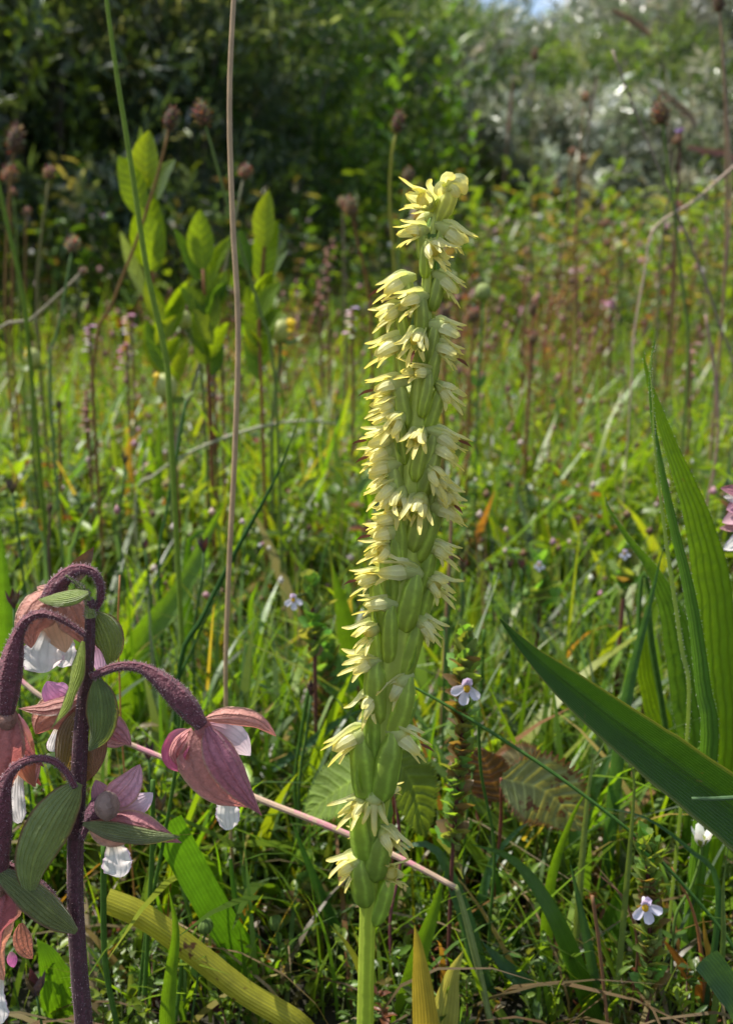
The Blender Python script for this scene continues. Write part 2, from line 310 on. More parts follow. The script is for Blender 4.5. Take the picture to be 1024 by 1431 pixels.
# low leafy ground cover: stalks with opposite little leaves
def cover(name, n, d0, d1, h, per, LL, WW, cols, wts, label, power=1.0, mat='herb', hw=.46):
    d = d0 + (d1 - d0) * rng.random(n) ** power; x = rng.uniform(-1, 1, n) * (hw * d + .04); H = rng.uniform(*h, n)
    az = rng.uniform(0, 6.28, n); ln = rng.uniform(0, .6, n); base = np.stack([x, d, gz(x, d)], 1)
    k = np.repeat(np.arange(n), per); q = rng.uniform(.12, 1, len(k)); la = rng.uniform(0, 6.28, len(k))
    pos = base[k] + np.stack([np.cos(az[k]) * ln[k] * H[k] * q, np.sin(az[k]) * ln[k] * H[k] * q, H[k] * q], 1)
    el = rng.uniform(-.2, 1.1, len(k)); dv = np.stack([np.cos(la) * np.cos(el), np.sin(la) * np.cos(el), np.sin(el)], 1)
    nn = np.stack([-.5 * np.cos(la) * np.sin(el), -.5 * np.sin(la) * np.sin(el), np.ones(len(k))], 1) + rng.normal(0, .3, (len(k), 3))
    sz = rng.uniform(.6, 1.25, len(k)); V, F = leaf_geom(pos, dv, nn, rng.uniform(*LL, len(k)) * sz, rng.uniform(*WW, len(k)) * sz)
    cp = pal(n, cols, wts)[k] * (1 + .15 * rng.uniform(-1, 1, (len(k), 1))); col = np.repeat(cp, 8, 0)
    # stalks as three-sided slivers
    tip = base + np.stack([np.cos(az) * ln * H, np.sin(az) * ln * H, H], 1); r = .00035 * (1 + d)[:, None]
    sv = np.stack([base + r * [1, 0, 0], base + r * [-.5, .8, 0], base + r * [-.5, -.8, 0], tip], 1).reshape(-1, 3)
    sf = (np.array([[0, 1, 3], [1, 2, 3], [2, 0, 3]])[None] + np.arange(n)[:, None, None] * 4).reshape(-1, 3) + len(V)
    scol = np.repeat(pal(n, [(.09, .13, .03), (.12, .05, .03)], [3, 1]), 4, 0)
    VV = np.concatenate([V, sv]); o = obj(name, np_mesh(name, VV, np.concatenate([F, sf]), np.concatenate([col, scol]), np.full_like(VV, .5)), M[mat]); tag(o, label, 'ground cover', kind='stuff'); return o
tag(grass_mass('grass', 2600, .172, .30, (.012, .036), (.0006, .0017), GC, [5, 4, 5, 1.5, 3, .8, .6], seg=6, hw=.52), 'short grass in the shade at the front edge of the turf', 'grass', kind='stuff')
tag(grass_mass('grass', 700, .2, .42, (.03, .06), (.0028, .0055), GC, [5, 6, 4, 2, 2, .8, .5], seg=7, bendr=(.3, 1)), 'broad arching grass leaves near the front', 'grass', kind='stuff')
tag(grass_mass('grass', 2800, .40, 1.5, (.05, .085), (.0035, .007), GC, [5, 7, 2, 4, 1, .5, .2], seg=6, bendr=(.1, .6)), 'broader grass leaves catching the sun in the middle distance', 'grass', kind='stuff')
tag(grass_mass('dead_thatch', 1100, .165, .6, (.015, .045), (.0006, .0018), [(.20, .15, .08), (.12, .085, .045), (.26, .21, .12)], [3, 4, 1], seg=5, hw=.5, bendr=(.8, 1.5)), 'matted dead straw lying low between the green blades', 'thatch', kind='stuff')
HC = [(.10, .17, .018), (.15, .22, .02), (.06, .115, .018), (.09, .12, .04), (.12, .10, .03), (.16, .055, .025)]
cover('ground_cover', 2200, .168, .32, (.003, .018), 9, (.0015, .004), (.0009, .0022), HC, [5, 4, 5, 2, .8, .6], 'tiny leaved cushion plants along the front edge of the turf', hw=.52)
cover('ground_cover', 2300, .22, .5, (.006, .032), 9, (.0022, .0058), (.0012, .0032), HC, [5, 4, 5, 2, .8, .4], 'low mat of tiny round leaved plants between the grass stems')
cover('ground_cover', 10500, .40, 1.5, (.012, .068), 9, (.004, .013), (.0022, .006), HC, [5, 5, 3, 2, 1, .8], 'small leafy herbs mixed through the middle grass', power=1.1)
cover('ground_cover', 9000, 1.2, 4.6, (.04, .15), 12, (.009, .026), (.004, .010), HC, [5, 5, 3, 2, 1.5, 1.2], 'leafy herbs at the far side of the meadow')
cover('ground_cover', 4600, 1.3, 4.4, (.10, .30), 16, (.012, .034), (.004, .011), [(.08, .15, .02), (.12, .18, .02), (.05, .09, .02), (.15, .14, .05), (.17, .11, .06), (.2, .16, .09)], [5, 4, 3, 1.5, 1, 1], 'tall mixed herbs where the meadow meets the slope')
# tiny pale seeds and florets
def specks(name, n, d0, d1, hz, size, cols, wts, label):
    d = rng.uniform(d0, d1, n); x = rng.uniform(-1, 1, n) * (.46 * d + .03); z = rng.uniform(*hz, n)
    s_ = rng.uniform(*size, n); b = np.stack([x, d, z + gz(x, d)], 1)
    o6 = np.array([[1, 0, 0], [-1, 0, 0], [0, 1, 0], [0, -1, 0], [0, 0, 1.2], [0, 0, -1.2]]); V = (b[:, None] + o6[None] * s_[:, None, None] * rng.uniform(.7, 1.3, (n, 6, 1))).reshape(-1, 3)
    T = np.array([[0, 2, 4], [2, 1, 4], [1, 3, 4], [3, 0, 4], [2, 0, 5], [1, 2, 5], [3, 1, 5], [0, 3, 5]]); F = (T[None] + np.arange(n)[:, None, None] * 6).reshape(-1, 3)
    r = .0003 * (1 + d)[:, None]; g0 = b.copy(); g0[:, 2] = gz(x, d); g0[:, :2] += rng.normal(0, .008, (n, 2))
    sv = np.stack([g0 + r * [1, 0, 0], g0 + r * [-.5, .8, 0], g0 + r * [-.5, -.8, 0], b], 1).reshape(-1, 3); sf = (np.array([[0, 1, 3], [1, 2, 3], [2, 0, 3]])[None] + np.arange(n)[:, None, None] * 4).reshape(-1, 3) + len(V)
    VV = np.concatenate([V, sv]); col = np.concatenate([np.repeat(pal(n, cols, wts), 6, 0), np.repeat(pal(n, [(.1, .14, .03), (.13, .07, .03)], [2, 1]), 4, 0)])
    o = obj(name, np_mesh(name, VV, np.concatenate([F, sf]), col, np.full_like(VV, .5), True), M['small']); tag(o, label, 'seed heads', kind='stuff')
SP = [(.5, .42, .36), (.16, .10, .05), (.2, .3, .06), (.45, .27, .3), (.6, .6, .55)]
specks('seed_heads', 1900, .3, 1.2, (.015, .08), (.0006, .0017), SP, [2, 4, 5, 1, 1], 'tiny green and brown seed heads dotted through the near grass')
specks('seed_heads', 3200, 1.2, 4.5, (.05, .22), (.002, .005), SP, [2, 4, 3, 1.2, 1], 'pinkish and brown seed heads dotted over the far meadow')

# ------------------------------------------------------------------ shrubs behind
def shrub_mesh(name, nsh, per, LL, WW, cols, wts, rad=.62, height=1.3, droop=.1, up=.8, seed=0):
    th = rng.uniform(0, 6.28, nsh); hh = rng.random(nsh) ** .8; rr = rad * np.sqrt(1 - np.clip(hh - .25, 0, 1) ** 2) * (.25 + .6 * rng.random(nsh))
    lump = 1 + .22 * np.sin(th * 3 + seed) * np.cos(hh * 7 + seed)
    st = np.stack([np.cos(th) * rr * lump, np.sin(th) * rr * lump, hh * height * .88], 1)
    dv = np.stack([np.cos(th), np.sin(th), up + 0 * th], 1) + rng.normal(0, .35, (nsh, 3)); dv /= np.linalg.norm(dv, axis=1, keepdims=True)
    ln = rng.uniform(.16, .42, nsh)
    k = np.repeat(np.arange(nsh), per); q = np.tile(np.linspace(.05, 1, per), nsh) + rng.normal(0, .02, nsh * per)
    pos = st[k] + dv[k] * (ln[k] * q)[:, None]; pos[:, 2] -= droop * (q * ln[k]) ** 2
    rnd = rng.normal(0, 1, (len(k), 3)); ld = dv[k] * .75 + rnd * .6; nn = rng.normal(0, .5, (len(k), 3)) + [0, 0, .9]
    V, F = kite(pos, ld, nn, rng.uniform(*LL, len(k)), rng.uniform(*WW, len(k)))
    shade = pal(nsh, cols, wts, .3)[k]; col = np.repeat(shade * (1 + .2 * rng.uniform(-1, 1, (len(k), 1))), 4, 0)
    return np_mesh(name, V, F, col, np.full_like(V, .5))
def wood_mesh(name, rad=.5, height=1.1, n=9):
    mb = MB()
    for i in range(n):
        a = random.uniform(0, 6.28); r = random.uniform(.2, 1) * rad
        mb.tube([(0.03 * math.cos(a), .03 * math.sin(a), -.05), (r * .4 * math.cos(a), r * .4 * math.sin(a), height * .45), (r * math.cos(a + .2), r * math.sin(a + .2), height * random.uniform(.7, 1))], [.018, .012, .004], n=6, seg=5, col=(.10, .085, .07))
    return mb.mesh(name)
SIL = [(.30, .31, .25), (.19, .22, .15), (.50, .51, .45), (.13, .17, .07)]; DKB = [(.07, .10, .06), (.045, .08, .04), (.22, .25, .21), (.15, .23, .03)]; GRN = [(.05, .105, .02), (.11, .18, .03), (.035, .07, .02)]  # last DKB tone: sun glints in the thicket, put in as brighter leaf colour
kinds = {}
for kname, args in dict(silver=dict(nsh=300, per=22, LL=(.07, .12), WW=(.013, .022), cols=SIL, wts=[5, 4, 2, 2], up=.9),
                        dark=dict(nsh=620, per=28, LL=(.025, .055), WW=(.006, .011), cols=DKB, wts=[4, 4, 1.5, 2], up=.5, droop=.5),
                        green=dict(nsh=520, per=24, LL=(.025, .048), WW=(.012, .020), cols=GRN, wts=[5, 3, 4], up=.8)).items():
    for v in range(2):
        kinds[kname, v] = (shrub_mesh(kname + '_foliage', seed=v * 2 + 1, **args), wood_mesh('shrub_wood'))
for (a, b), (f_, w_) in kinds.items(): f_.materials.append(M['silver' if a == 'silver' else 'shrub']); w_.materials.append(M['bark'])
def place_shrub(px, py, d, kind, sz, label, group, wide=1.0):
    b = P(px, py, d); x = b.x; z = float(gz(np.array(x), np.array(d)))
    r = thing({'silver': 'sea_buckthorn', 'dark': 'dark_shrub', 'green': 'leafy_shrub'}[kind], label, 'shrub', (x, d, z - .02), group)
    r.rotation_euler.z = random.uniform(0, 6.28); r.scale = (sz * wide, sz * wide, sz)
    f_, w_ = kinds[kind, random.randrange(2)]
    for nm, me in (('foliage', f_), ('trunk', w_)):
        o = bpy.data.objects.new(nm, me); C.objects.link(o); o.parent = r
def where(px):
    for lim, nm in ((80, 'at the far left'), (200, 'behind the left willow shoot'), (300, 'left of the straw stem'), (400, 'right of the straw stem'), (500, 'left of the orchid'), (580, 'behind the orchid'), (650, 'right of the orchid tip'), (700, 'left of the sky gap'), (760, 'under the sky gap'), (820, 'right of the sky gap'), (880, 'left of the papery seed head'), (960, 'behind the papery seed head'), (1024, 'near the right edge')):
        if px < lim: return nm
    return 'past the right edge'
SKY = [(540, -260), (610, -120), (655, -30), (680, 8), (730, 42), (765, 26), (788, -8), (820, -60), (830, -40), (1200, -120)]
def fits(px, d, sz, wide=1.0):
    z = float(gz(np.array(P(px, 300, d).x), np.array(d)))
    for u in (-1, -.6, 0, .6, 1):
        q = px + u * .88 * sz * wide * FPX / d; lim = P(q, float(np.interp(q, [a_ for a_, _ in SKY], [b_ for _, b_ in SKY])), d).z
        if z + sz * 1.45 * (1 - .38 * u * u) > lim: return False
    return True
# left dark thicket (about 2.6-4 m away)
for px, d, k, sz, lb in [(-230, 2.3, 'dark', 1.0, 'dark bluish shrub cut off by the left edge'), (-40, 2.2, 'dark', 1.0, 'dark narrow leaved shrub in the top left corner'), (110, 2.4, 'dark', .95, 'dark shrub behind the round brown seed heads at left'),
        (270, 2.35, 'dark', .95, 'dark shrub behind the tall straw coloured stem'), (60, 2.9, 'green', 1.3, 'green shrub glinting behind the dark thicket at far left'), (205, 3.0, 'dark', 1.35, 'tall dark shrub at the back of the left thicket'), (330, 3.0, 'green', 1.2, 'green leafed shrub at the top, right of the straw stem'),
    (390, 2.5, 'green', .62, 'low leafy shrub between the straw stem and the orchid'), (180, 2.7, 'green', 1.15, 'green shrub showing through the dark thicket at left'), (430, 3.1, 'green', .95, 'yellow green shrub left above the orchid tip'), (455, 3.5, 'dark', 1.15, 'dark shrub at the top between straw stem and orchid'), (-140, 3.2, 'dark', 1.4, 'tallest dark shrub beyond the left edge')]:
    d *= .80; sz *= .84 if d < 2 else .95; wd = 1.0 if px < 120 else .62
    while sz > .3 and px > 0 and not fits(px, d, sz, wd): sz *= .96
    place_shrub(px, 300, d, k, sz, lb, 'shrubs of the dark thicket', wide=wd)
for px, d, k, sz, lb in [(230, 5.5, 'dark', 1.5, 'dark shrub at the back of the thicket, top centre left'), (80, 5.5, 'dark', 1.8, 'dark shrub far behind the left thicket'), (-120, 5.8, 'dark', 1.9, 'dark shrub behind the left edge')]:
    place_shrub(px, 300, d, k, sz, lb, 'shrubs on the dune slope')
for px, d, k, sz, wd, lb in [(520, 3.6, 'dark', 1.2, .7, 'upright dark shrub at the top above the orchid'), (500, 3.1, 'green', .75, 1, 'low green shrub right behind the orchid tip'), (570, 3.9, 'dark', 1.3, .5, 'narrow dark green shrub above and right of the orchid'), (600, 4.4, 'dark', 1.4, .45, 'narrow dark shrub left of the patch of sky'), (630, 4.0, 'green', 1.2, .45, 'narrow green shrub at the left rim of the sky gap'),
        (545, 4.8, 'dark', 1.5, .6, 'tall dark shrub at the top edge above the orchid'), (585, 3.4, 'silver', .8, .8, 'grey shrub right above the orchid tip'), (640, 3.5, 'green', .7, .8, 'low bright green shrub between orchid tip and sky gap'), (470, 4.6, 'dark', 1.6, .7, 'tall dark shrub at the back near top centre')]:
    while sz > .2 and not fits(px, d, sz, wd): sz *= .94
    place_shrub(px, 300, d, k, sz, lb, 'shrubs on the dune slope', wide=wd)
rows = [(3.0, .36, 640, 8), (3.4, .40, 620, 9), (4.1, .46, 600, 10), (4.6, .52, 590, 10), (5.1, .56, 610, 10), (5.7, .6, 600, 10), (6.4, .66, 600, 10), (7.2, .75, 590, 10), (8.2, .9, 600, 9)]
WHERE = ['very foot', 'foot', 'lower part', 'lower part', 'middle', 'middle', 'upper part', 'upper part', 'skyline']
for ri, (d, sz, p0, n) in enumerate(rows):
    for i in range(n):
        px = p0 + (1130 - p0) * (i + random.uniform(.2, .8)) / n; s_ = sz * random.uniform(.85, 1.25); dd = d + random.uniform(-.2, .2)
        while s_ > .15 and not fits(px, dd, s_): s_ *= .92
        kd = 'silver' if random.random() < (.6 if ri < 3 else .97) else random.choice(('green', 'dark'))
        place_shrub(px, 300, dd, kd, s_, '%s shrub, %s of the slope, %s' % (dict(silver=('silvery grey', 'grey green')[i % 2], green='green', dark='dark green')[kd], WHERE[ri], where(px)), 'shrubs on the dune slope', wide=1.15)
# tall leafy herbs in front of the shrubs
def herb_plant_mesh(h=.5, n=34, L=.05, W=.014, cols=GRN):
    k = np.arange(n); q = .15 + .85 * k / n; la = k * 2.4; dv = np.stack([np.cos(la), np.sin(la), .5 + .5 * q], 1)
    pos = np.stack([.02 * np.sin(q * 3), 0 * q, q * h], 1); V, F = leaf_geom(pos, dv, np.tile([0, 0, 1.], (n, 1)) + rng.normal(0, .2, (n, 3)), L * (1.15 - .5 * q) * rng.uniform(.8, 1.2, n), W * rng.uniform(.8, 1.2, n))
    return np_mesh('herb_foliage', V, F, np.repeat(pal(n, cols, [1] * len(cols)), 8, 0), np.full_like(V, .5))
BR = [(.09, .19, .02), (.07, .15, .02), (.12, .21, .03)]
hm = [herb_plant_mesh(cols=BR) for _ in range(4)]
for m_ in hm: m_.materials.append(M['herb'])
hs = MB().tube([(0, 0, -.02), (.02, 0, .25), (.0, 0, .5)], [.0022, .0018, .0008], n=6, seg=5, col=(.09, .13, .03)).mesh('herb_stem'); hs.materials.append(M['stem'])
for i in range(60):
    px = random.choice([random.uniform(430, 700), random.uniform(560, 1020), random.uniform(430, 680)]); d = random.uniform(1.9, 3.5); x = P(px, 300, d).x
    r = thing('leafy_herb', '%s leafy herb, %s' % ('distant' if d > 2.6 else 'upright', where(px)), 'herb', (x, d, float(gz(np.array(x), np.array(d))) - .005), 'leafy herbs in front of the shrubs'); s_ = random.uniform(.6, 1.25) * (1.0 if px < 660 else .45); r.scale = (s_,) * 3; r.rotation_euler = (random.uniform(-.12, .12), random.uniform(-.12, .12), random.uniform(0, 6))
    for nm, me in (('foliage', random.choice(hm)), ('stem', hs)):
        o = bpy.data.objects.new(nm, me); C.objects.link(o); o.parent = r

# ------------------------------------------------------------------ pixel-drawn stems and leaves at their own depth
def squeeze(pts, d):
    if max(q[1] for q in pts) > 1195 and min(q[1] for q in pts) > 560:
        sq = lambda v: .161 + (v - .161) * .45 if .161 < v < .25 else v
        return [sq(v) for v in d] if hasattr(d, '__len__') else sq(d)
    return d
def pth(pts, d): 
    if hasattr(d, '__len__'): return [P(x, y, lin(d, i / (len(pts) - 1))) for i, (x, y) in enumerate(pts)]
    return [P(x, y, d) for x, y in pts]
def grounded(pp, drop=True):
    """add a last point in the soil under the lowest end"""
    e = pp[-1]
    if drop and e.z > .002: pp = pp + [Vector((e.x + (e.x - pp[-2].x) * .15, e.y + .004, -.004))]
    return pp
def blade(name, label, cat, tip_to_base, wpx, d, col, mat='blade', roll=0.0, cup=.25, nv=22, nu=4, prof='blade', group=None, col2=None, drop=True, **kw):
    d = squeeze(tip_to_base, d); pp = pth(tip_to_base, d); mid = tip_to_base[len(tip_to_base) // 2]; s_ = S(mid[0], mid[1], lin(d, .5) if hasattr(d, '__len__') else d)
    pp = grounded(pp, drop)[::-1]
    mb = MB().ribbon(pp, wpx * s_ / 2, roll=roll, cup=cup, nv=nv, nu=nu, col=col, col2=col2, prof=prof, **kw)
    return tag(obj(name, mb, M[mat], origin=pp[0]), label, cat, group)
G1 = (.055, .13, .012); G2 = (.10, .19, .014); G3 = (.03, .085, .02); BL = (.05, .115, .055); YG = (.16, .22, .02); YE = (.34, .27, .04); OR = (.38, .15, .03)
BG = 'single grass blades standing out of the turf'
for nm, lb, pts, wpx, d, col, kw in [
    ('wild_grass', 'long green arching blade with pointed tip left of the lower eyebright', [(657, 1179), (720, 1205), (778, 1290), (832, 1431)], 27, [.20, .2, .19, .19], G1, dict(cup=.35, roll=.2)),
    ('wild_grass', 'upright pale green blade crossing behind the arching blade', [(824, 1096), (795, 1150), (768, 1235), (762, 1340), (768, 1440)], 20, .215, G2, dict(roll=.2, twist=.5)),
    ('wild_grass', 'blue green blade bent over in a hook right of the orchid stem', [(548, 1195), (580, 1180), (612, 1192), (645, 1270), (668, 1350), (700, 1440)], 26, .205, BL, dict(roll=.35)),
    ('wild_grass', 'shiny blue green blade arching low beside the hooked one', [(672, 1315), (705, 1350), (740, 1385), (765, 1440)], 26, .2, BL, dict(roll=.15)),
    ('wild_grass', 'bright green pointed blade behind the yellow leaf', [(621, 1217), (605, 1275), (580, 1350), (552, 1440)], 26, .19, G2, dict(roll=.2)),
    ('wild_grass', 'narrow bright blade in the dark hollow left of the white bud', [(754, 1350), (764, 1390), (775, 1440)], 9, .19, G2, {}),
    ('wild_grass', 'wide green blade slanting down from the helleborine to the yellow leaf', [(232, 1150), (262, 1205), (310, 1290), (352, 1350), (388, 1402)], 44, [.19, .2, .21, .215], (.06, .15, .012), dict(cup=.1, prof='long')),
    ('wild_grass', 'bright green upright blade in front of the yellow leaf at lower left', [(236, 1242), (246, 1300), (238, 1370), (234, 1440)], 22, .16, G2, dict(cup=.4)),
    ('wild_grass', 'broad bright green blade beside the dark stem foot at lower left', [(52, 1312), (70, 1350), (92, 1440)], 52, .19, (.09, .2, .012), dict(roll=.3)),
    ('wild_grass', 'small upright pale blade between the rush stems', [(182, 1345), (184, 1385), (180, 1431)], 13, .2, (.14, .19, .08), {}),
    ('wild_grass', 'broad sunlit blade rising left of the tall straw stem', [(315, 700), (290, 748), (250, 830), (185, 925)], 38, [.3, .3, .29, .28], G2, dict(roll=.2, wave=.12)),
    ('wild_grass', 'bright green twisted blade right of the straw stem', [(362, 812), (349, 850), (362, 920), (378, 1010)], 30, .3, G2, dict(roll=.2, twist=.8)),
    ('wild_grass', 'broad backlit blade behind the orchid at its left', [(464, 788), (478, 850), (492, 920), (500, 1000)], 46, .27, (.10, .19, .01), dict(roll=.1)),
    ('wild_grass', 'blue green narrow blade behind the straw stem', [(366, 868), (348, 900), (338, 940), (330, 1005)], 14, .28, BL, {}),
    ('wild_grass', 'wide yellow green blade behind the right helleborine flower', [(222, 985), (250, 1030), (290, 1100), (340, 1160)], 60, .26, (.10, .17, .015), dict(roll=.15)),
    ('wild_grass', 'short yellow green blade standing in the grass right of the orchid', [(676, 785), (670, 830), (664, 880)], 22, .32, YG, {}),
    ('wild_grass', 'bluish blade running from under the orchid up to its left side', [(512, 988), (470, 1010), (430, 1040), (380, 1075)], 13, .24, BL, dict(drop=False)),
    ('wild_grass', 'narrow blue green blade rising beside the big keeled leaf', [(928, 757), (905, 850), (880, 950), (862, 1060)], 20, .21, (.05, .12, .05), dict(roll=.3)),
    ('wild_grass', 'blue green blade emerging under the big keeled leaf', [(858, 1040), (840, 1080), (815, 1130), (800, 1190)], 34, .215, (.07, .15, .06), {}),
    ('wild_grass', 'pale dry tipped short blade standing before the big keeled leaf', [(887, 1030), (882, 1070), (884, 1130)], 9, .17, (.12, .17, .06), {}),
    ('wild_grass', 'thin pale blade tip leaning before the big keeled leaf', [(857, 1003), (838, 1050), (822, 1100)], 10, .18, (.14, .19, .08), {}),
    ('wild_grass', 'blue green blade in the bottom right corner', [(984, 1338), (1005, 1365), (1045, 1431)], 40, .165, (.06, .13, .06), dict(prof='long')),
    ('wild_grass', 'thin upright blade with pale tip at the right edge', [(1018, 1178), (1010, 1240), (1008, 1340)], 9, .17, (.09, .14, .05), {}),
    ('wild_grass', 'long thin dark arching blade over the lower right eyebright', [(838, 1128), (900, 1142), (960, 1185), (1003, 1245)], 9, .19, (.04, .1, .05), {}),
    ('wild_grass', 'green blade leaning behind the lower eyebright flower', [(880, 1205), (862, 1270), (838, 1330), (820, 1400)], 34, .235, G1, {}),
    ('wild_grass', 'bright blade standing in the grass above the dark keeled leaf', [(766, 600), (748, 640), (735, 690)], 12, .5, G2, {}),
    ('wild_grass', 'bright green blade at the left edge above the helleborine', [(-8, 700), (4, 800), (6, 900), (0, 960)], 34, .25, (.10, .21, .015), {}),
    ('wild_grass', 'upright bright blade in the middle distance left of the rattle flowers', [(222, 560), (222, 640), (220, 720)], 15, .42, G2, {}),
    ('wild_grass', 'curved bluish blade low in the left meadow', [(18, 722), (48, 728), (62, 760), (65, 800)], 10, .3, (.08, .15, .09), {}),
    ('wild_grass', 'pale curved blade rising in the left meadow', [(150, 682), (120, 715), (103, 760), (98, 800)], 11, .3, (.1, .18, .08), {}),
    ('wild_grass', 'green folded blade tip right of the pale curved one', [(312, 697), (290, 740), (262, 778)], 15, .31, G1, dict(drop=True)),
    ('wild_grass', 'thin dark blade tip by the orchid foot, left of the stem', [(390, 1330), (352, 1300), (330, 1260), (322, 1200)], 7, .21, G3, dict(drop=False)),
    ('wild_grass', 'deep green narrow blade left of the orchid foot', [(405, 1140), (432, 1210), (470, 1300), (520, 1400)], 16, .23, G3, {}),
    ('wild_grass', 'dark green blade in the shade right of the orchid foot', [(690, 1190), (700, 1260), (722, 1330), (735, 1431)], 18, .24, G3, {}),
    ('wild_grass', 'blue green upright blade left of the dry brown stalk', [(795, 1200), (815, 1290), (830, 1370), (838, 1440)], 14, .2, BL, {}),
    ('wild_grass', 'bluish blade rising to the reddened leaf tip', [(760, 1130), (718, 1165), (690, 1200), (672, 1260)], 13, .24, (.05, .12, .06), {}),
]:
    kw = dict(kw); blade(nm, lb, 'grass blade', pts, wpx, d, col, group=BG, **kw)
for lb, pts, wpx, d, col, kw in [
    ('long yellowing leaf lying slantwise at lower left', [(148, 1258), (200, 1280), (270, 1330), (340, 1385), (425, 1440)], 33, [.172, .172, .172, .17, .168], (.34, .33, .03), dict(prof='long', cup=-.5)),
    ('upright yellow leaf with brown edge right of the orchid stem', [(579, 1292), (586, 1340), (596, 1450)], 38, .165, (.42, .33, .05), dict(cup=.3)),
    ('pale yellow green leaf with a folded edge beside the yellow one', [(647, 1328), (628, 1370), (614, 1450)], 44, .175, (.36, .36, .10), dict(cup=.5, twist=.4)),
    ('little yellow leaf curving to the left of the orchid stem', [(461, 1293), (485, 1320), (505, 1360), (512, 1400)], 15, .175, (.30, .32, .03), {}),
    ('orange withered blade beside the lower eyebright', [(922, 1308), (950, 1345), (986, 1402)], 22, .2, OR, dict(prof='lance')),
    ('orange straw yellow blade tip standing at lower right', [(981, 1278), (985, 1310), (990, 1350)], 12, .2, (.4, .24, .05), {}),
    ('orange blade half hidden by the seed pod stems', [(365, 1235), (350, 1262), (335, 1295)], 8, .23, (.5, .25, .03), {}),
    ('yellow blade among dried stems in the left meadow', [(8, 635), (22, 665), (28, 700)], 18, .45, (.4, .36, .05), {}),
    ('orange and yellow leaf in the meadow left of the straw stem', [(205, 595), (190, 612), (180, 640)], 18, .45, (.42, .26, .04), {}),
]:
    blade('yellowed_grass', lb, 'leaf', pts, wpx, d, col, mat='yellow_blade', group='yellowing leaves in the turf', **kw)

# broad leaves at the right
def hairs_on(pts_n, L, col=(.75, .75, .7), th=.00003):
    """pts_n: list of (point, direction)"""
    mb = MB()
    for p, n_ in pts_n:
        a = n_.orthogonal().normalized(); a = Quaternion(n_, random.uniform(0, 6.28)) @ a; l = L * random.uniform(.5, 1.3)
        tip = p + n_ * l + a * l * .35; i = mb.add(p - a * th, (0, 0, 0), col); j = mb.add(p + a * th, (0, 0, 0), col); k = mb.add(p + n_ * l * .5 + n_.cross(a) * th, (0, .5, 0), col); m = mb.add(tip, (0, 1, 0), col)
        mb.f += [(i, j, m), (j, k, m), (k, i, m)]
    return mb
def edge_hairs(mb, nu, L, parent, every=1, dens=6):
    n = nu + 1; rows = len(mb.v) // n; pn = []
    for i in range(rows - 1):
        for j, jn in ((0, 1), (nu, nu - 1)):
            a, b = mb.v[i * n + j], mb.v[(i + 1) * n + j]; outv = (mb.v[i * n + j] - mb.v[i * n + jn]); 
            if outv.length < 1e-6: continue
            outv.normalize()
            for k in range(dens): pn.append((a.lerp(b, random.random()), (outv + Vector([random.uniform(-.5, .5) for _ in range(3)])).normalized()))
    h = obj('hairs', hairs_on(pn, L), M['hair'], parent); tag(h, kind='stuff')
def hairy_leaf(name, label, pts, wpx, d, col, mat, group, roll=0, cup=.2, hair=None, **kw):
    pp = grounded(pth(pts, d))[::-1]; mid = pts[len(pts) // 2]; s_ = S(mid[0], mid[1], lin(d, .5))
    t = thing(name, label, 'leaf', pp[0], group); mb = MB().ribbon(pp, wpx * s_ / 2 if not hasattr(wpx, '__len__') else [w_ * s_ / 2 for w_ in wpx[::-1]], roll=roll, cup=cup, nu=6, nv=44, col=col, **kw)
    obj('leaf_blade', mb, M[mat], t)
    if hair: edge_hairs(mb, 6, hair, t)
    return t
BLG = 'broad leaves standing at the right'
hairy_leaf('ribwort_plantain', 'narrow upright hairy edged plantain leaf at right, front of the pair', [(914, 476), (907, 520), (912, 600), (935, 720), (962, 840), (978, 960), (985, 1060)], [2, 10, 18, 26, 32, 28, 24], [.185] * 3, (.055, .13, .03), 'plantain', BLG, cup=.6, roll=.5, hair=.0003)
hairy_leaf('ribwort_plantain', 'wide backlit yellow green plantain leaf behind the narrow one', [(898, 488), (905, 530), (935, 620), (972, 720), (994, 820), (1003, 940), (1008, 1060)], [1, 22, 50, 54, 46, 34, 24], [.2] * 3, (.10, .19, .010), 'plantain', BLG, cup=.15, roll=.1, hair=.00025)
hairy_leaf('ribwort_plantain', 'shorter plantain leaf with a brown hooked tip left of the pair', [(845, 692), (850, 710), (880, 755), (915, 800), (945, 870), (965, 970), (975, 1060)], [1, 14, 44, 56, 54, 36, 20], [.215] * 3, (.065, .14, .025), 'plantain', BLG, cup=.5, roll=-.3, hair=.00025)
hairy_leaf('ribwort_plantain', 'thin curled leaf tip beside the tallest plantain leaf', [(917, 476), (911, 490), (908, 520), (911, 560), (915, 640), (930, 760), (950, 900), (960, 1010)], [1, 5, 9, 10, 9, 9, 9, 8], [.183] * 3, (.10, .16, .07), 'plantain', BLG, roll=.9, hair=.0003)
hairy_leaf('ribwort_plantain', 'backlit leaf seen between the plantain stalks at far right', [(950, 800), (920, 840), (900, 900), (912, 980), (935, 1060)], [3, 24, 34, 30, 20], [.235] * 3, (.13, .22, .01), 'plantain', BLG)
hairy_leaf('ribwort_plantain', 'upright dark green leaf behind the plantain stalks', [(925, 850), (938, 900), (945, 970), (950, 1060)], [4, 20, 30, 26], [.225] * 3, (.05, .12, .015), 'plantain', BLG)
hairy_leaf('sedge', 'large dark green keeled leaf slanting down to the right edge', [(698, 865), (745, 915), (830, 985), (930, 1060), (1030, 1135), (1110, 1200), (1150, 1300)], [2, 50, 76, 92, 104, 104, 60], [.163, .163, .165, .168, .170, .172, .172], (.032, .085, .012), 'keeled', BLG, cup=0, roll=-.1, fold=.55)
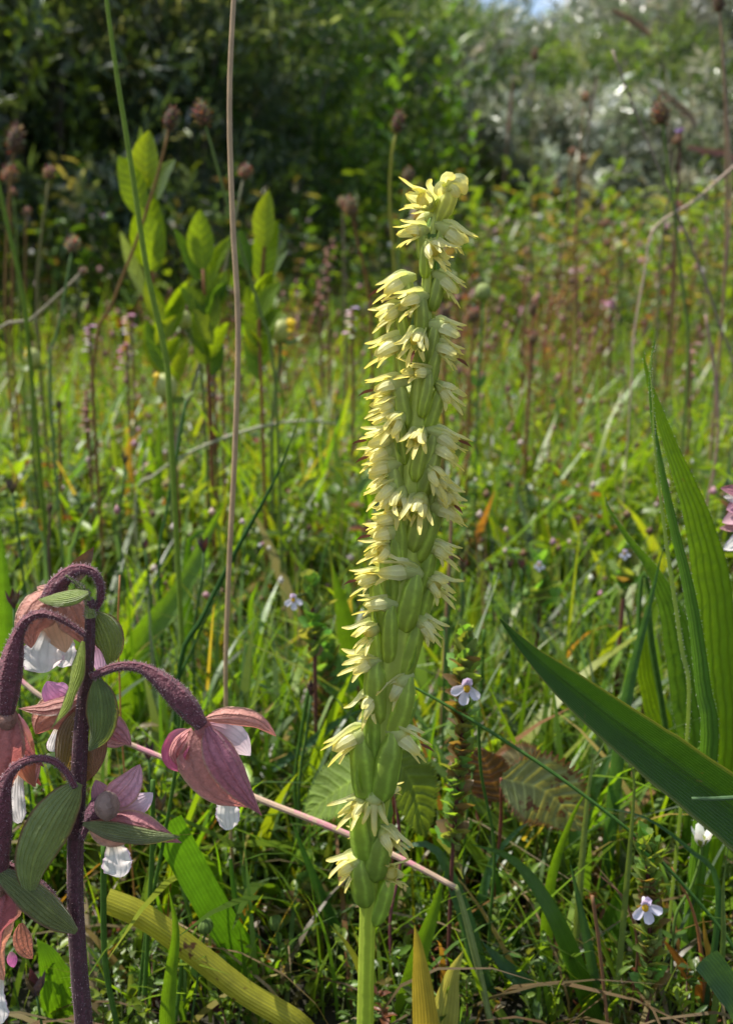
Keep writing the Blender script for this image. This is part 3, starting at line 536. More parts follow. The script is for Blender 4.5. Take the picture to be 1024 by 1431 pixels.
hairy_leaf('ribwort_plantain', 'bright green leaf under the big dark leaf at right edge', [(1060, 1190), (1000, 1180), (960, 1150), (930, 1120), (905, 1180), (900, 1260)], [4, 20, 30, 26, 20, 10], [.24] * 3, (.07, .16, .01), 'plantain', BLG)

# tall stems -------------------------------------------------------
def stalk(name, label, cat, pts, rpx, d, col, mat='stem', group=None, seg=8, col2=None, drop=True):
    d = squeeze(pts, d); pp = pth(pts, d); mid = pts[len(pts) // 2]; s_ = S(mid[0], mid[1], lin(d, .5))
    pp = grounded(pp, drop)[::-1]; s_ *= .75 if name == 'straw' and 'pink and straw' not in label else .85; rad = [r * s_ * random.uniform(.92, 1.08) for r in (rpx[::-1] if hasattr(rpx, '__len__') else [rpx, rpx])]
    return tag(obj(name, MB().tube(pp, rad, n=max(10, len(pp) * 5), seg=seg, col=col, col2=col2), M[mat], origin=pp[0]), label, cat, group)
TS = 'tall grass stems'
stalk('straw', 'tall straw coloured dry stem crossing the whole left half', 'stem', [(330, -60), (321, 130), (325, 300), (333, 460), (328, 640), (320, 800), (316, 985)], [4, 4.6, 4.8, 5, 4.6, 4, 3.6], [.21] * 2, (.40, .27, .15), 'straw', TS)
stalk('tall_grass', 'tall green grass stem leaning from the top left corner', 'stem', [(142, -60), (160, 80), (185, 240), (206, 380), (232, 500), (240, 620)], [3, 4.4, 4.8, 4.8, 4.5, 4], [.25] * 2, (.17, .25, .03), 'stem', TS)
stalk('straw', 'pink and straw coloured fallen stem crossing the bottom of the picture', 'stem', [(638, 1241), (560, 1200), (460, 1155), (370, 1120), (250, 1068), (160, 1030), (60, 975), (-20, 905)], [4.2, 5, 5, 5, 4.4, 4, 4, 4], [.185, .19, .195, .2, .2, .21], (.50, .35, .24), 'pinkstraw', TS, drop=False)
stalk('tall_grass', 'bent pale green stem joined to the end of the pink straw stem', 'stem', [(636, 1238), (644, 1260), (665, 1340), (690, 1450)], [4, 6, 6, 6], [.185] * 2, (.22, .27, .09), 'stem', TS)
stalk('tall_grass', 'thin green stem running slantwise to the bottom right corner', 'stem', [(560, 950), (640, 995), (720, 1045), (800, 1100), (900, 1180), (1000, 1290), (1040, 1350)], [2, 3, 3, 3, 3, 3, 3], [.2, .19, .18], (.07, .16, .03), 'stem', TS, drop=False)
stalk('rush', 'dark green rush leaf pointing up right, left of the orchid', 'stem', [(421, 577), (385, 668), (330, 770), (285, 860), (250, 945)], [.4, 3.4, 4, 4, 4], [.24] * 2, (.03, .085, .015), 'stem', TS)
stalk('rush', 'second rush leaf parallel below the longest one', 'stem', [(330, 770), (300, 840), (270, 905), (245, 985)], [.4, 2.5, 3, 3], [.25] * 2, (.04, .10, .02), 'stem', TS)
stalk('tall_grass', 'thin green stem standing in the left meadow', 'stem', [(260, 560), (250, 620), (232, 720), (222, 800)], 2.4, [.3] * 2, (.06, .14, .03), 'stem', TS)
stalk('tall_grass', 'bright green stem leaning at the left edge', 'stem', [(-8, 230), (10, 310), (30, 400), (42, 500)], 4.0, [.35] * 2, (.13, .20, .02), 'stem', TS)
stalk('tall_grass', 'thin arched dry stem low across the left meadow', 'stem', [(470, 592), (420, 588), (350, 600), (270, 630), (215, 665), (190, 700)], [1.6, 2.4, 2.4, 2.4, 2.2, 2], [.4] * 2, (.28, .28, .16), 'straw', TS)
stalk('straw', 'pinkish dry stem bowed in from the right edge', 'stem', [(1040, 220), (1010, 245), (970, 280), (925, 308), (908, 330), (900, 380), (885, 470), (880, 560)], [2, 2.2, 2.2, 2, 1.6, 1.2, 1, 1], [.42] * 2, (.42, .30, .22), 'straw', TS)
stalk('straw', 'brown stem standing upright along the right edge', 'stem', [(1003, -10), (1010, 80), (1018, 200), (1020, 300), (1005, 480), (1000, 640)], 2.2, [.5] * 2, (.26, .17, .10), 'straw', TS)
stalk('straw', 'thin grey brown stem slanting down through the right side', 'stem', [(855, 70), (885, 150), (930, 260), (975, 370), (1003, 450), (1030, 560)], [2, 2.2, 2.4, 2.4, 2.4, 2], [.45] * 2, (.19, .14, .10), 'straw', TS)
stalk('straw', 'brown double stem behind the wide plantain leaf', 'stem', [(985, 440), (998, 520), (1003, 600), (996, 660), (985, 720)], 2.6, [.4] * 2, (.26, .16, .12), 'straw', TS)
stalk('tall_grass', 'short cut green stem with dry end before the big dark leaf', 'stem', [(966, 1116), (1000, 1116), (1050, 1113)], [3, 3.5, 3.5], [.15] * 2, (.08, .14, .06), 'stem', TS, drop=False)
stalk('straw', 'brown broken stalk standing at lower right', 'stem', [(827, 1252), (834, 1300), (842, 1370), (848, 1440)], 3.2, [.175] * 2, (.18, .09, .04), 'straw', TS)
stalk('straw', 'reddish brown twig end pointing up left at lower right', 'stem', [(838, 1224), (856, 1240), (875, 1262), (890, 1330)], [1, 2.5, 3, 2], [.19] * 2, (.2, .09, .05), 'straw', TS)
stalk('straw', 'orange brown blade edge curving beside the white flower stalk', 'stem', [(938, 1212), (962, 1258), (976, 1310), (984, 1400)], [1, 3, 4, 4], [.2] * 2, (.34, .13, .05), 'straw', TS)
stalk('straw', 'orange thin stalk rising by the top helleborine bract', 'stem', [(168, 804), (165, 880), (168, 960), (172, 1050)], 1.8, [.19] * 2, (.4, .17, .05), 'straw', TS)
stalk('straw', 'thin purple red stalk behind the lower orchid capsules', 'stem', [(560, 1040), (552, 1100), (560, 1200), (545, 1290), (552, 1400)], 2.8, [.215] * 2, (.16, .05, .06), 'straw', TS)
stalk('straw', 'brown dry stalk right beside the orchid spike', 'stem', [(632, 700), (628, 780), (622, 880), (618, 980)], 3, [.26] * 2, (.24, .14, .07), 'straw', TS)
for i, (pts, r_, d_, lb) in enumerate([([(146, 1180), (145, 1260), (148, 1350), (165, 1440)], 5, .16, 'thick green rush stem just right of the helleborine stem'), ([(262, 960), (245, 1080), (228, 1180), (205, 1300), (190, 1440)], 3, .19, 'rush stem slanting behind the front helleborine flower'), ([(214, 1090), (213, 1180), (208, 1290), (200, 1440)], 4, .185, 'rush stem under the lilac helleborine flower'),
        ([(432, 960), (420, 1030), (412, 1100), (420, 1180)], 3, .22, 'rush stem carrying a brown head left of the orchid'), ([(676, 880), (672, 960), (668, 1030)], 3, .28, 'green stem right of the orchid at mid height'), ([(255, 1340), (250, 1390), (245, 1440)], 3.5, .18, 'short dark rush stem by the yellow leaf'), ([(418, 900), (440, 840), (462, 760)], 2, .33, 'thin stem leaning in the grass left of the orchid'), ([(668, 990), (672, 1080), (690, 1180), (685, 1280)], 2.6, .21, 'green stem passing behind the reddened leaf'), ([(905, 850), (910, 900), (925, 990), (930, 1060)], 5, .23, 'dark green stalk among the plantain leaves'), ([(915, 860), (898, 800), (893, 900), (905, 1000)], 3, .24, 'bent dark stalk left of the plantain leaves')]):
    stalk('rush', lb, 'stem', pts, r_, [d_] * 2, (.065, .14, .02), 'stem', 'rush stems')
# drooping grass plumes (top right)
def plume(label, pts, rpx, d, col):
    pp = pth(pts, d); s_ = S(*pts[1], d); pp = grounded(pp)
    t = thing('grass_plume', label, 'grass plume', pp[-1], 'faded grass plumes at the top right'); obj('stem', MB().tube(pp[::-1], rpx * .16 * s_, n=20, seg=5, col=col), M['straw'], t)
    mb = MB(); q = cat_rom(pp[:4], 60)
    for i in range(60 - 22):
        for k in range(6):
            a = random.uniform(0, 6.28); dirn = Vector((math.cos(a), math.sin(a) * .6, random.uniform(-.8, .5))); L = rpx * s_ * random.uniform(.7, 1.5) * math.sin(math.pi * (i + 3) / 44)
            mb.ribbon([q[i], q[i] + dirn * L * .6, q[i] + dirn * L + (q[max(0, i - 3)] - q[i]) * 1.2], rpx * s_ * .28, nu=1, nv=3, col=tuple(c * random.uniform(.8, 1.25) for c in col), prof='lance')
    obj('spikelets', mb, M['brown'], t)
plume('drooping pale brown grass plume near the top right', [(856, 14), (885, 30), (912, 55), (928, 90), (935, 180), (940, 420), (940, 520)], 5, .9, (.26, .18, .11))
plume('grey brown drooping plume below the upper one', [(920, 125), (945, 145), (968, 170), (985, 230), (985, 420), (985, 540)], 5, .95, (.26, .19, .13))
plume('pinkish plume at the right edge', [(962, 205), (990, 212), (1020, 218), (1050, 260), (1060, 420), (1060, 540)], 6, .9, (.30, .15, .12))
plume('upright pale plume left of centre right', [(716, 110), (713, 150), (709, 190), (704, 260), (700, 380), (696, 480)], 2.2, 1.1, (.28, .16, .11))
plume('pale plume standing by the leafy herbs', [(834, 105), (829, 130), (822, 170), (815, 260), (806, 400), (800, 480)], 2.6, 1.2, (.26, .20, .14))

# seed heads -------------------------------------------------------
def head_mesh(n=46, col=(.15, .085, .05), seed=1, ratio=1.5, spiky=.5):
    mb = MB(); rs = random.Random(seed); mb.blob((0, 0, 0), .36, .36 * ratio, col=tuple(c * .55 for c in col), seg=8, rings=6)
    for i in range(n):
        t = (i + .5) / n; th = i * 2.4; z = -1 + 2 * t; r = math.sqrt(max(0, 1 - z * z)); b = Vector((math.cos(th) * r * .34, math.sin(th) * r * .34, z * .36 * ratio))
        o_ = Vector((math.cos(th) * r, math.sin(th) * r, z * .6 + .5)).normalized(); L = rs.uniform(.16, .30); c_ = tuple(c * rs.uniform(.6, 1.9) for c in col)
        mb.ribbon([b, b + o_ * L * .6, b + o_ * L + Vector((0, 0, .08 * spiky))], .085, nu=2, nv=4, col=c_, nrm=o_ + Vector((0, 0, .4)), cup=.6, prof='ovate')
    return mb.mesh('seed_head_mesh')
HM = [head_mesh(seed=k, ratio=r_, col=c_) for k, (r_, c_) in enumerate([(1.5, (.27, .16, .09)), (1.15, (.33, .21, .13)), (1.7, (.20, .12, .07)), (1.2, (.42, .28, .19))])]
for m_ in HM: m_.materials.append(M['brown'])
def seedhead(label, hx, hy, wpx, v, pts, d, scol, group='ribwort plantain seed heads', rpx=2.6, name='plantain'):
    c = P(hx, hy, d); s_ = S(hx, hy, d); pp = [c] + pth(pts, d); pp = grounded(pp)
    t = thing(name, label, 'seed head plant', pp[-1], group)
    rpx *= min(1, .42 / d); obj('stem', MB().tube(pp[::-1], [rpx * s_ * 1.1, rpx * s_, rpx * s_ * 1.05, rpx * s_ * .75], n=18, seg=6, col=scol), M['stem'], t)
    o = bpy.data.objects.new('seed_head', HM[v]); C.objects.link(o); o.parent = t; o.location = c - pp[-1]
    up = (c - pp[1]).normalized(); o.rotation_euler = (up.to_track_quat('Z', 'Y') @ Quaternion((0, 0, 1), random.uniform(0, 6))).to_euler(); o.scale = (wpx * s_,) * 3
BRN = (.20, .12, .04); GSt = (.13, .18, .04)
for row in [('large ragged brown seed head on a green stalk, top left of centre', 283, 160, 30, 0, [(300, 220), (328, 320), (362, 430), (385, 540)], .36, GSt), ('dark brown seed head on a brown stalk behind the willow leaves', 239, 166, 25, 2, [(222, 240), (190, 340), (155, 430), (130, 520)], .38, BRN),
        ('pale brown seed head right of the straw stem', 342, 241, 22, 1, [(332, 290), (305, 420), (270, 540), (245, 640)], .40, (.2, .2, .12)), ('dark oval seed head left above the orchid tip', 556, 171, 23, 2, [(547, 220), (545, 290), (552, 385), (553, 480)], .42, (.22, .22, .03)),
        ('small brown seed head just left of the orchid tip', 569, 246, 19, 0, [(564, 290), (557, 350), (556, 470)], .48, GSt), ('pale tufted seed head at far left middle', 102, 342, 23, 3, [(95, 385), (82, 460), (70, 540)], .38, (.13, .2, .07)), ('tiny pale seed head joined to the tufted one', 116, 379, 12, 3, [(90, 405), (40, 450), (-20, 500)], .4, (.28, .25, .18)),
        ('round brown seed head on an upright stalk at the left', 69, 242, 20, 1, [(64, 290), (57, 340), (54, 470)], .45, (.16, .15, .06)), ('tall dark seed head at the left edge', 22, 195, 30, 2, [(16, 240), (10, 330), (10, 480)], .5, BRN), ('dark blurred seed head below the tall one at the left edge', 14, 245, 26, 1, [(14, 290), (18, 380), (18, 500)], .52, BRN),
        ('little seed head under the dark pair at left', 38, 297, 14, 1, [(36, 340), (38, 480)], .6, BRN), ('tiny brown seed head on a leaning stalk at far left', 18, 269, 12, 1, [(22, 300), (30, 480)], .6, GSt), ('brown papery seed head at upper right', 923, 157, 30, 0, [(928, 200), (938, 270), (955, 420), (960, 520)], .42, GSt),
        ('small brown head with a purple tuft beside the papery one', 946, 196, 16, 1, [(938, 260), (925, 330), (915, 500)], .55, (.15, .15, .07)), ('brown seed head cut off at the top right corner', 1004, 4, 20, 2, [(1008, 60), (1014, 200), (1010, 420)], .48, (.24, .16, .1)), ('narrow dark seed head left of the sky at upper right', 747, 76, 13, 2, [(745, 130), (742, 300), (742, 450)], .8, (.14, .13, .06)),
        ('small brown head in the middle of the silvery shrubs', 817, 137, 15, 1, [(812, 190), (806, 300), (800, 460)], .75, BRN), ('rusty seed head left of the orchid, behind its top', 490, 290, 24, 0, [(500, 340), (515, 410), (520, 520)], .55, (.2, .09, .03)), ('pale blurred seed head beside the rusty one', 478, 283, 15, 3, [(480, 330), (482, 480)], .7, (.2, .15, .1)),
        ('brown seed head at mid height right of the orchid', 845, 313, 14, 1, [(840, 360), (832, 480)], .75, BRN), ('dark bare seed head right of the orchid spike', 744, 432, 15, 2, [(742, 470), (738, 560)], .5, (.2, .1, .05)), ('dark seed head lower right of the orchid spike', 745, 472, 18, 1, [(742, 510), (736, 600)], .5, (.2, .1, .05)),
        ('brown ragged head close right of the orchid', 620, 442, 24, 2, [(622, 480), (620, 560)], .42, BRN), ('brown head behind the green pod right of the orchid', 661, 440, 22, 1, [(660, 480), (655, 560)], .45, BRN), ('dark grass head low in the left meadow', 83, 566, 10, 2, [(84, 600), (86, 680)], .42, BRN), ('tall dry spike low in the left meadow', 70, 710, 10, 2, [(70, 740), (70, 800)], .3, (.12, .08, .05)),
        ('tiny brown seed head above the silvery shrubs foot', 799, 213, 13, 1, [(795, 260), (790, 420)], .85, BRN), ('brown head by the distant herbs', 815, 223, 12, 1, [(808, 280), (800, 430)], .85, BRN), ('faded head in front of the green herbs', 735, 352, 12, 3, [(733, 400), (730, 480)], .8, BRN), ('dark head right of the dead plumes', 946, 290, 17, 1, [(944, 340), (940, 460)], .7, BRN), ('brown ball head left of the bowed stem', 848, 340, 12, 1, [(845, 380), (842, 470)], .8, BRN)]:
    seedhead(*row)
# small dark capsules on thin stalks nearer the ground
def capsule(label, x, y, wpx, pts, d, col=(.07, .045, .03)):
    c = P(x, y, d); s_ = S(x, y, d); pp = grounded([c] + pth(pts, d)); t = thing('rush_seed_head', label, 'seed head plant', pp[-1], 'dark rush seed heads in the grass')
    obj('stem', MB().tube(pp[::-1], 2 * s_, n=10, seg=6, col=(.06, .12, .03)), M['stem'], t)
    for k in range(4):
        a = k * 1.57 + random.random(); dirn = Vector((math.cos(a) * .35, math.sin(a) * .35, 1)); obj('capsule', MB().ribbon([c, c + dirn * wpx * s_ * .9 + Vector((math.cos(a), math.sin(a), 0)) * wpx * s_ * .25, c + dirn * wpx * s_ * 2.0], wpx * s_ * .42, nu=4, nv=7, cup=-.9, col=tuple(q * random.uniform(.7, 1.8) for q in col), nrm=Vector((math.cos(a), math.sin(a), .2)), prof='lance'), M['brown'], t)
for row in [('dark pointed rush head right of the straw stem base', 285, 772, 12, [(282, 820), (270, 900)], .26), ('dark rush head at lower left, behind the front helleborine flower', 208, 1062, 12, [(212, 1120), (213, 1200)], .2), ('dark rush head left of the lower orchid flowers', 435, 972, 11, [(428, 1030), (418, 1100)], .215), ('dark open pods at the very bottom left', 52, 1392, 20, [(60, 1440), (70, 1500)], .16),
            ('small dark rush head left in the meadow', 203, 768, 8, [(207, 800), (212, 860)], .3), ('brown bud lying near the bottom by the yellow leaf', 305, 1418, 14, [(315, 1440), (330, 1480)], .18), ('small brown rush head right of the orchid', 646, 800, 10, [(645, 840), (643, 900)], .28), ('small rush head right beyond the orchid at mid height', 687, 800, 8, [(687, 830), (688, 880)], .33), ('little dark head among right grasses', 712, 795, 8, [(712, 830), (710, 870)], .33), ('little dark head beside the pair at right', 728, 795, 8, [(728, 830), (730, 870)], .33), ('dark head behind the helleborine at the left edge', 20, 850, 14, [(22, 900), (26, 960)], .2), ('brown head on a red stalk at left', 18, 690, 12, [(25, 740), (30, 780)], .3),
            ('dark head behind the lilac eyebright', 628, 790, 9, [(628, 840), (626, 880)], .27), ('dark brown head in the left meadow near the fallen stem', 175, 650, 8, [(172, 690), (168, 740)], .35), ('brown head behind the lilac helleborine flower', 222, 1140, 18, [(218, 1170), (215, 1230)], .2)]:
    capsule(*row)
# small round green buds on stalks (flax like)
def bud(label, x, y, rpx, pts, d, col=(.14, .22, .05)):
    c = P(x, y, d); s_ = S(x, y, d); pp = grounded([c + Vector((0, 0, -rpx * s_ * .8))] + pth(pts, d)); t = thing('budding_plant', label, 'bud', pp[-1], 'round green buds low in the grass')
    obj('stem', MB().tube(pp[::-1], 1.6 * s_, n=12, seg=6, col=(.07, .14, .03)), M['stem'], t)
    b_ = MB(); seg = 20; b_.blob(c, rpx * s_, rpx * s_ * 1.05, col=col, seg=seg, rings=10)
    for i, v in enumerate(b_.v):
        if i % seg % 2: b_.v[i] = c + (v - c) * .9; b_.c[i] = tuple(q * .55 for q in col)
    obj('bud', b_, M['stem'], t)
    if len(pts) > 1:
        q = pp[2]
        for sg in (-1, 1): obj('leaf', MB().ribbon([q, q + Vector((sg * 5 * s_, 0, 7 * s_)), q + Vector((sg * 8 * s_, 0, 18 * s_))], 4.5 * s_, nu=2, nv=8, col=(.08, .17, .03), prof='ovate'), M['herb'], t)
for row in [('round ribbed green bud on a stalk before the yellow leaf', 287, 1294, 11.5, [(282, 1330), (277, 1365), (268, 1431)], .17), ('round green bud in the shade above the yellow leaf', 335, 1252, 8, [(336, 1290), (345, 1340)], .2), ('glossy green bud left of the orchid foot', 386, 1290, 11, [(390, 1330), (388, 1400)], .185), ('small green bud right of the orchid stem', 620, 868, 6, [(622, 900), (620, 960)], .24),
            ('green bud below the right helleborine flower', 248, 975, 5, [(250, 1000), (250, 1060)], .23), ('small bud left of the orchid at mid height', 225, 1082, 7, [(226, 1120), (225, 1180)], .22), ('green bud behind the front helleborine flower', 358, 1093, 7, [(360, 1130), (360, 1180)], .22), ('green bud in the grass near the toothed leaf', 660, 1073, 5, [(658, 1100), (650, 1160)], .2), ('pale bud in the dark hollow at lower right', 791, 1247, 6, [(792, 1290), (790, 1350)], .21), ('little green bud by the left rush stems', 240, 1100, 6, [(240, 1130), (238, 1200)], .23),
            ('white pointed bud at lower right', 975, 1345, 7, [(978, 1370), (985, 1431)], .19, (.55, .58, .45)), ('white bud beside the pointed one', 984, 1368, 6, [(990, 1400), (996, 1440)], .195, (.5, .52, .4)), ('large pale green pod right of the orchid spike', 675, 408, 12, [(674, 450), (668, 540)], .4, (.3, .36, .12))]:
    bud(*row)

# willow shoots ----------------------------------------------------
def leafp(x0, y0, x1, y1, wpx, d, col, t, bend=0.0, roll=0.0, mat='willow', name='leaf', dd=0.0, cup=.25, prof='ovate', nv=14, nu=4, **kw):
    a = P(x0, y0, d); b = P(x1, y1, d + dd); s_ = S(x0, y0, d); ax = (b - a); sd_ = ax.cross(Vector((0, 1, 0))); sd_ = sd_.normalized() if sd_.length else Vector((1, 0, 0))
    return obj(name, MB().ribbon([a, a.lerp(b, .5) + sd_ * (bend * ax.length), b], wpx * s_ / 2, roll=roll, cup=cup, nu=nu, nv=nv, col=col, prof=prof, **kw), M[mat], t)
WY = (.16, .23, .02); WG = (.12, .20, .015); WD = (.055, .12, .025); WB = (.13, .19, .12)
for lb, stem, leaves in [
    ('tall willow shoot with yellow green leaves left of the straw stem', [(205, 250), (203, 300), (212, 380), (225, 460), (240, 560)], [(206, 262, 209, 182, 36, WY, .05, .3), (203, 258, 197, 176, 22, WY, 0, 1.0), (194, 300, 166, 218, 34, WG, -.08, .2), (218, 280, 245, 222, 24, WB, .1, .6), (214, 380, 214, 268, 44, WG, .06, .1), (208, 378, 196, 288, 32, WG, -.1, .3), (208, 422, 168, 322, 20, WB, .03, .6), (236, 470, 262, 392, 24, WG, .05, .3), (225, 490, 222, 430, 22, WG, 0, .4), (232, 520, 205, 450, 22, WD, 0, .4), (240, 540, 262, 480, 20, WY, 0, .3)]),
    ('willow shoot with one broad upright leaf in the middle of three', [(284, 372), (286, 410), (290, 460), (292, 560)], [(284, 376, 280, 292, 34, WG, .02, .1), (277, 392, 243, 318, 18, WD, -.05, .5), (290, 410, 330, 325, 20, WG, .1, .4), (283, 450, 252, 400, 22, WG, -.08, .3), (292, 440, 318, 395, 22, WD, .1, .4), (288, 480, 270, 420, 20, WG, 0, .3), (292, 500, 320, 450, 22, WG, .1, .3)]),
    ('willow shoot with yellow green leaves right of the straw stem', [(370, 340), (366, 390), (362, 450), (366, 560)], [(370, 345, 376, 266, 28, WY, .05, .2), (368, 394, 388, 308, 32, WG, .08, .2), (362, 392, 360, 322, 26, WG, -.05, .3), (367, 422, 402, 350, 20, WB, .08, .8), (348, 380, 336, 320, 22, WD, 0, .4), (362, 470, 345, 400, 22, WG, 0, .3), (364, 500, 388, 430, 22, WG, .05, .3), (362, 530, 345, 470, 20, WD, 0, .3)])]:
    pp = grounded(pth(stem, .40)); t = thing('willow_shoot', lb, 'shrub shoot', pp[-1], 'creeping willow shoots'); obj('stem', MB().tube(pp[::-1], 2.6 * S(250, 300, .4), n=16, seg=6, col=(.22, .10, .04)), M['stem'], t)
    ext = [(stem[-2][0] + random.uniform(-6, 6), stem[-2][1] - 20 + 14 * k, stem[-2][0] + random.choice((-1, 1)) * random.uniform(14, 34), stem[-2][1] - 75 + 16 * k + random.uniform(-8, 8), random.uniform(18, 26), random.choice((WG, WY, WG, WD)), random.uniform(-.08, .08), random.uniform(.1, .6)) for k in range(7)]
    for (x0, y0, x1, y1, w_, c_, bd, rl) in leaves + ext: leafp(x0, y0, x1, y1, w_ * 1.12, .40 + random.uniform(-.01, .01), c_, t, bend=bd, roll=rl * random.choice((-1, 1)))

# yellow rattle ----------------------------------------------------
def rattle(label, x, y, sz, base, d, fx):
    c = P(x, y, d); s_ = S(x, y, d) * sz; pp = grounded([c] + pth(base, d)); t = thing('yellow_rattle', label, 'flower', pp[-1], 'yellow rattle flowers'); obj('stem', MB().tube(pp[::-1], 2.4 * s_, n=10, seg=6, col=(.12, .16, .05)), M['stem'], t)
    cal = MB().blob(c, 12 * s_, 14 * s_, axis=(fx * .5, 0, 1), col=(.42, .46, .16), seg=10, rings=8); obj('calyx', cal, M['small'], t)
    f0 = c + Vector((fx * 6 * s_, -2 * s_, 8 * s_)); obj('petal', MB().ribbon([f0, f0 + Vector((fx * 5 * s_, -3 * s_, 7 * s_)), f0 + Vector((fx * 14 * s_, -5 * s_, 3 * s_))], 6 * s_, nu=4, nv=8, cup=-.8, col=(.75, .55, .02), nrm=(0, -.3, 1), prof='spoon'), M['small'], t)
    obj('petal', MB().ribbon([f0 - Vector((0, 0, 3 * s_)), f0 + Vector((fx * 5 * s_, -4 * s_, -3 * s_)), f0 + Vector((fx * 10 * s_, -6 * s_, -8 * s_))], 5 * s_, nu=4, nv=6, cup=.6, col=(.7, .5, .02), prof='spoon'), M['small'], t)
    for sg in (-1, 1): obj('leaf', MB().ribbon([c + Vector((0, 0, -12 * s_)), c + Vector((sg * 14 * s_, 0, -14 * s_)), c + Vector((sg * 30 * s_, 0, -4 * s_))], 6 * s_, nu=2, nv=8, col=(.14, .2, .04), nrm=(0, -.6, 1), prof='lance'), M['herb'], t)
rattle('yellow rattle flower below the left willow leaves', 256, 446, 1.0, [(275, 490), (285, 560)], .42, -1); rattle('yellow rattle flower facing right below the right willow shoot', 392, 462, 1.15, [(392, 500), (380, 600)], .42, 1); rattle('pale yellow rattle flower with hooded yellow top in the left meadow', 232, 540, 1.35, [(240, 590), (238, 650)], .38, -.6)
rattle('pale yellow flower spike at the far left', 46, 500, 1.0, [(46, 540), (46, 620)], .42, -.3); rattle('small yellow flower far right', 865, 345, .5, [(865, 380), (865, 460)], .9, 1); rattle('small yellow flower by the right edge', 1000, 260, .5, [(1000, 320), (1000, 460)], .9, -1)
# pink lousewort-like spikes in the meadow
def pinkspike(label, x, y, h, d, col, group='pink flower spikes in the meadow'):
    b = P(x, y + h + 60, d); top = P(x + random.uniform(-6, 6), y, d); s_ = S(x, y, d); b = Vector((b.x, b.y, 0)); t = thing('pink_flower_spike', label, 'flower', b, group)
    obj('stem', MB().tube([b, b.lerp(top, .6) + Vector((2 * s_, 0, 0)), top], 2 * s_, n=8, seg=5, col=(.14, .07, .04)), M['stem'], t)
    n = max(6, int(h / 5)) if h > 12 else 4; 
    for i in range(n):
        q = P(x, y + h * i / n, d); a = i * 2.2; o_ = Vector((math.cos(a), math.sin(a), .25)); L = random.uniform(9, 14) * s_ * (1 if h > 12 else .6); c_ = tuple(min(.9, k * random.uniform(.7, 1.25)) for k in col)
        obj('floret', MB().ribbon([q, q + o_ * L * .6, q + o_ * L + Vector((0, 0, -L * .3))], 4.5 * s_, nu=3, nv=5, cup=-.5, col=c_, nrm=(0, 0, 1), prof='spoon'), M['small'], t)
PK = (.55, .36, .42); PD = (.45, .18, .27); BPK = (.25, .13, .10)
for i, (x, y, h, d, c_, lb) in enumerate([(292, 455, 50, .42, PK, 'pink and white flower spike just left of the straw stem'), (305, 470, 55, .43, PK, 'pale pink spike touching the straw stem'), (296, 510, 45, .42, (.3, .25, .18), 'fading brownish spike under the pink ones'), (172, 480, 40, .5, PD, 'deep pink spike in the left meadow'), (125, 455, 40, .55, PK, 'pale pink spike far left in the meadow'),
        (178, 440, 30, .55, PK, 'small white pink spike left of the willow shoot'), (490, 430, 45, .5, (.6, .5, .5), 'white pink spike behind the orchid at left'), (123, 545, 60, .42, (.22, .10, .07), 'reddish brown spike in the left meadow'), (968, 480, 30, .5, (.3, .16, .14), 'pinkish brown spike behind the plantain leaf tip'), (850, 420, 14, .8, PK, 'pale pink clover head at mid right'), (812, 372, 12, .9, PD, 'small pink clover head far right'), (800, 375, 10, .95, PK, 'second pink clover head far right'),
        (948, 180, 7, .55, (.22, .08, .30), 'small purple flower at upper right'), (600, 385, 10, 1.0, PK, 'tiny pink bloom behind the orchid'), (460, 345, 40, .7, BPK, 'brown pink seed spike left of the orchid'), (450, 390, 45, .65, BPK, 'brown seed spike in the shade left of the orchid'), (120, 560, 50, .5, (.2, .1, .06), 'dry reddish spike behind the left meadow flowers')]):
    pinkspike(lb, x, y, h, d, c_)
# reddish branching stalks (right middle) – one of each kind then copied
def red_plant(seed):
    rs = random.Random(seed); r = thing('reddish_stalk', 'thin reddish brown branching stalk with orange leaves in the right meadow', 'herb', (0, 0, 0), 'reddish branching stalks in the meadow')
    H = .11; mb = MB().tube([(0, 0, 0), (.004, 0, H * .5), (rs.uniform(-.01, .01), 0, H)], [.0006, .0005, .0003], n=8, seg=5, col=(.22, .07, .04))
    for i in range(7):
        z = H * (.35 + .09 * i); a = i * 2.4; L = .025 * (1.3 - i * .1); e = Vector((math.cos(a) * L, math.sin(a) * L, z + L * .9)); mb.tube([(0.003, 0, z), Vector((math.cos(a) * L * .6, math.sin(a) * L * .6, z + L * .35)), e], .00028, n=4, seg=4, col=(.25, .09, .04))
        obj('seed_head', MB().blob(e, .0014, .0022, col=rs.choice([(.18, .09, .06), (.3, .16, .12), (.14, .07, .04)]), seg=6, rings=4, jit=.2), M['brown'], r)
    obj('stem', mb, M['stem'], r)
    for i in range(14):
        z = H * (.1 + .05 * i); a = i * 1.57 + rs.random(); o_ = Vector((math.cos(a), math.sin(a), .35)); L = rs.uniform(.007, .013)
        obj('leaf', MB().ribbon([(0, 0, z), Vector((0, 0, z)) + o_ * L * .6, Vector((0, 0, z)) + o_ * L + Vector((0, 0, -.2 * L))], .0018, nu=2, nv=5, col=rs.choice([(.10, .17, .02), (.14, .19, .03), (.22, .11, .035), (.18, .08, .04), (.12, .16, .03)]), nrm=(0, 0, 1), prof='lance'), M['herb'], r)
    return r
rp_ = [red_plant(i) for i in range(3)]
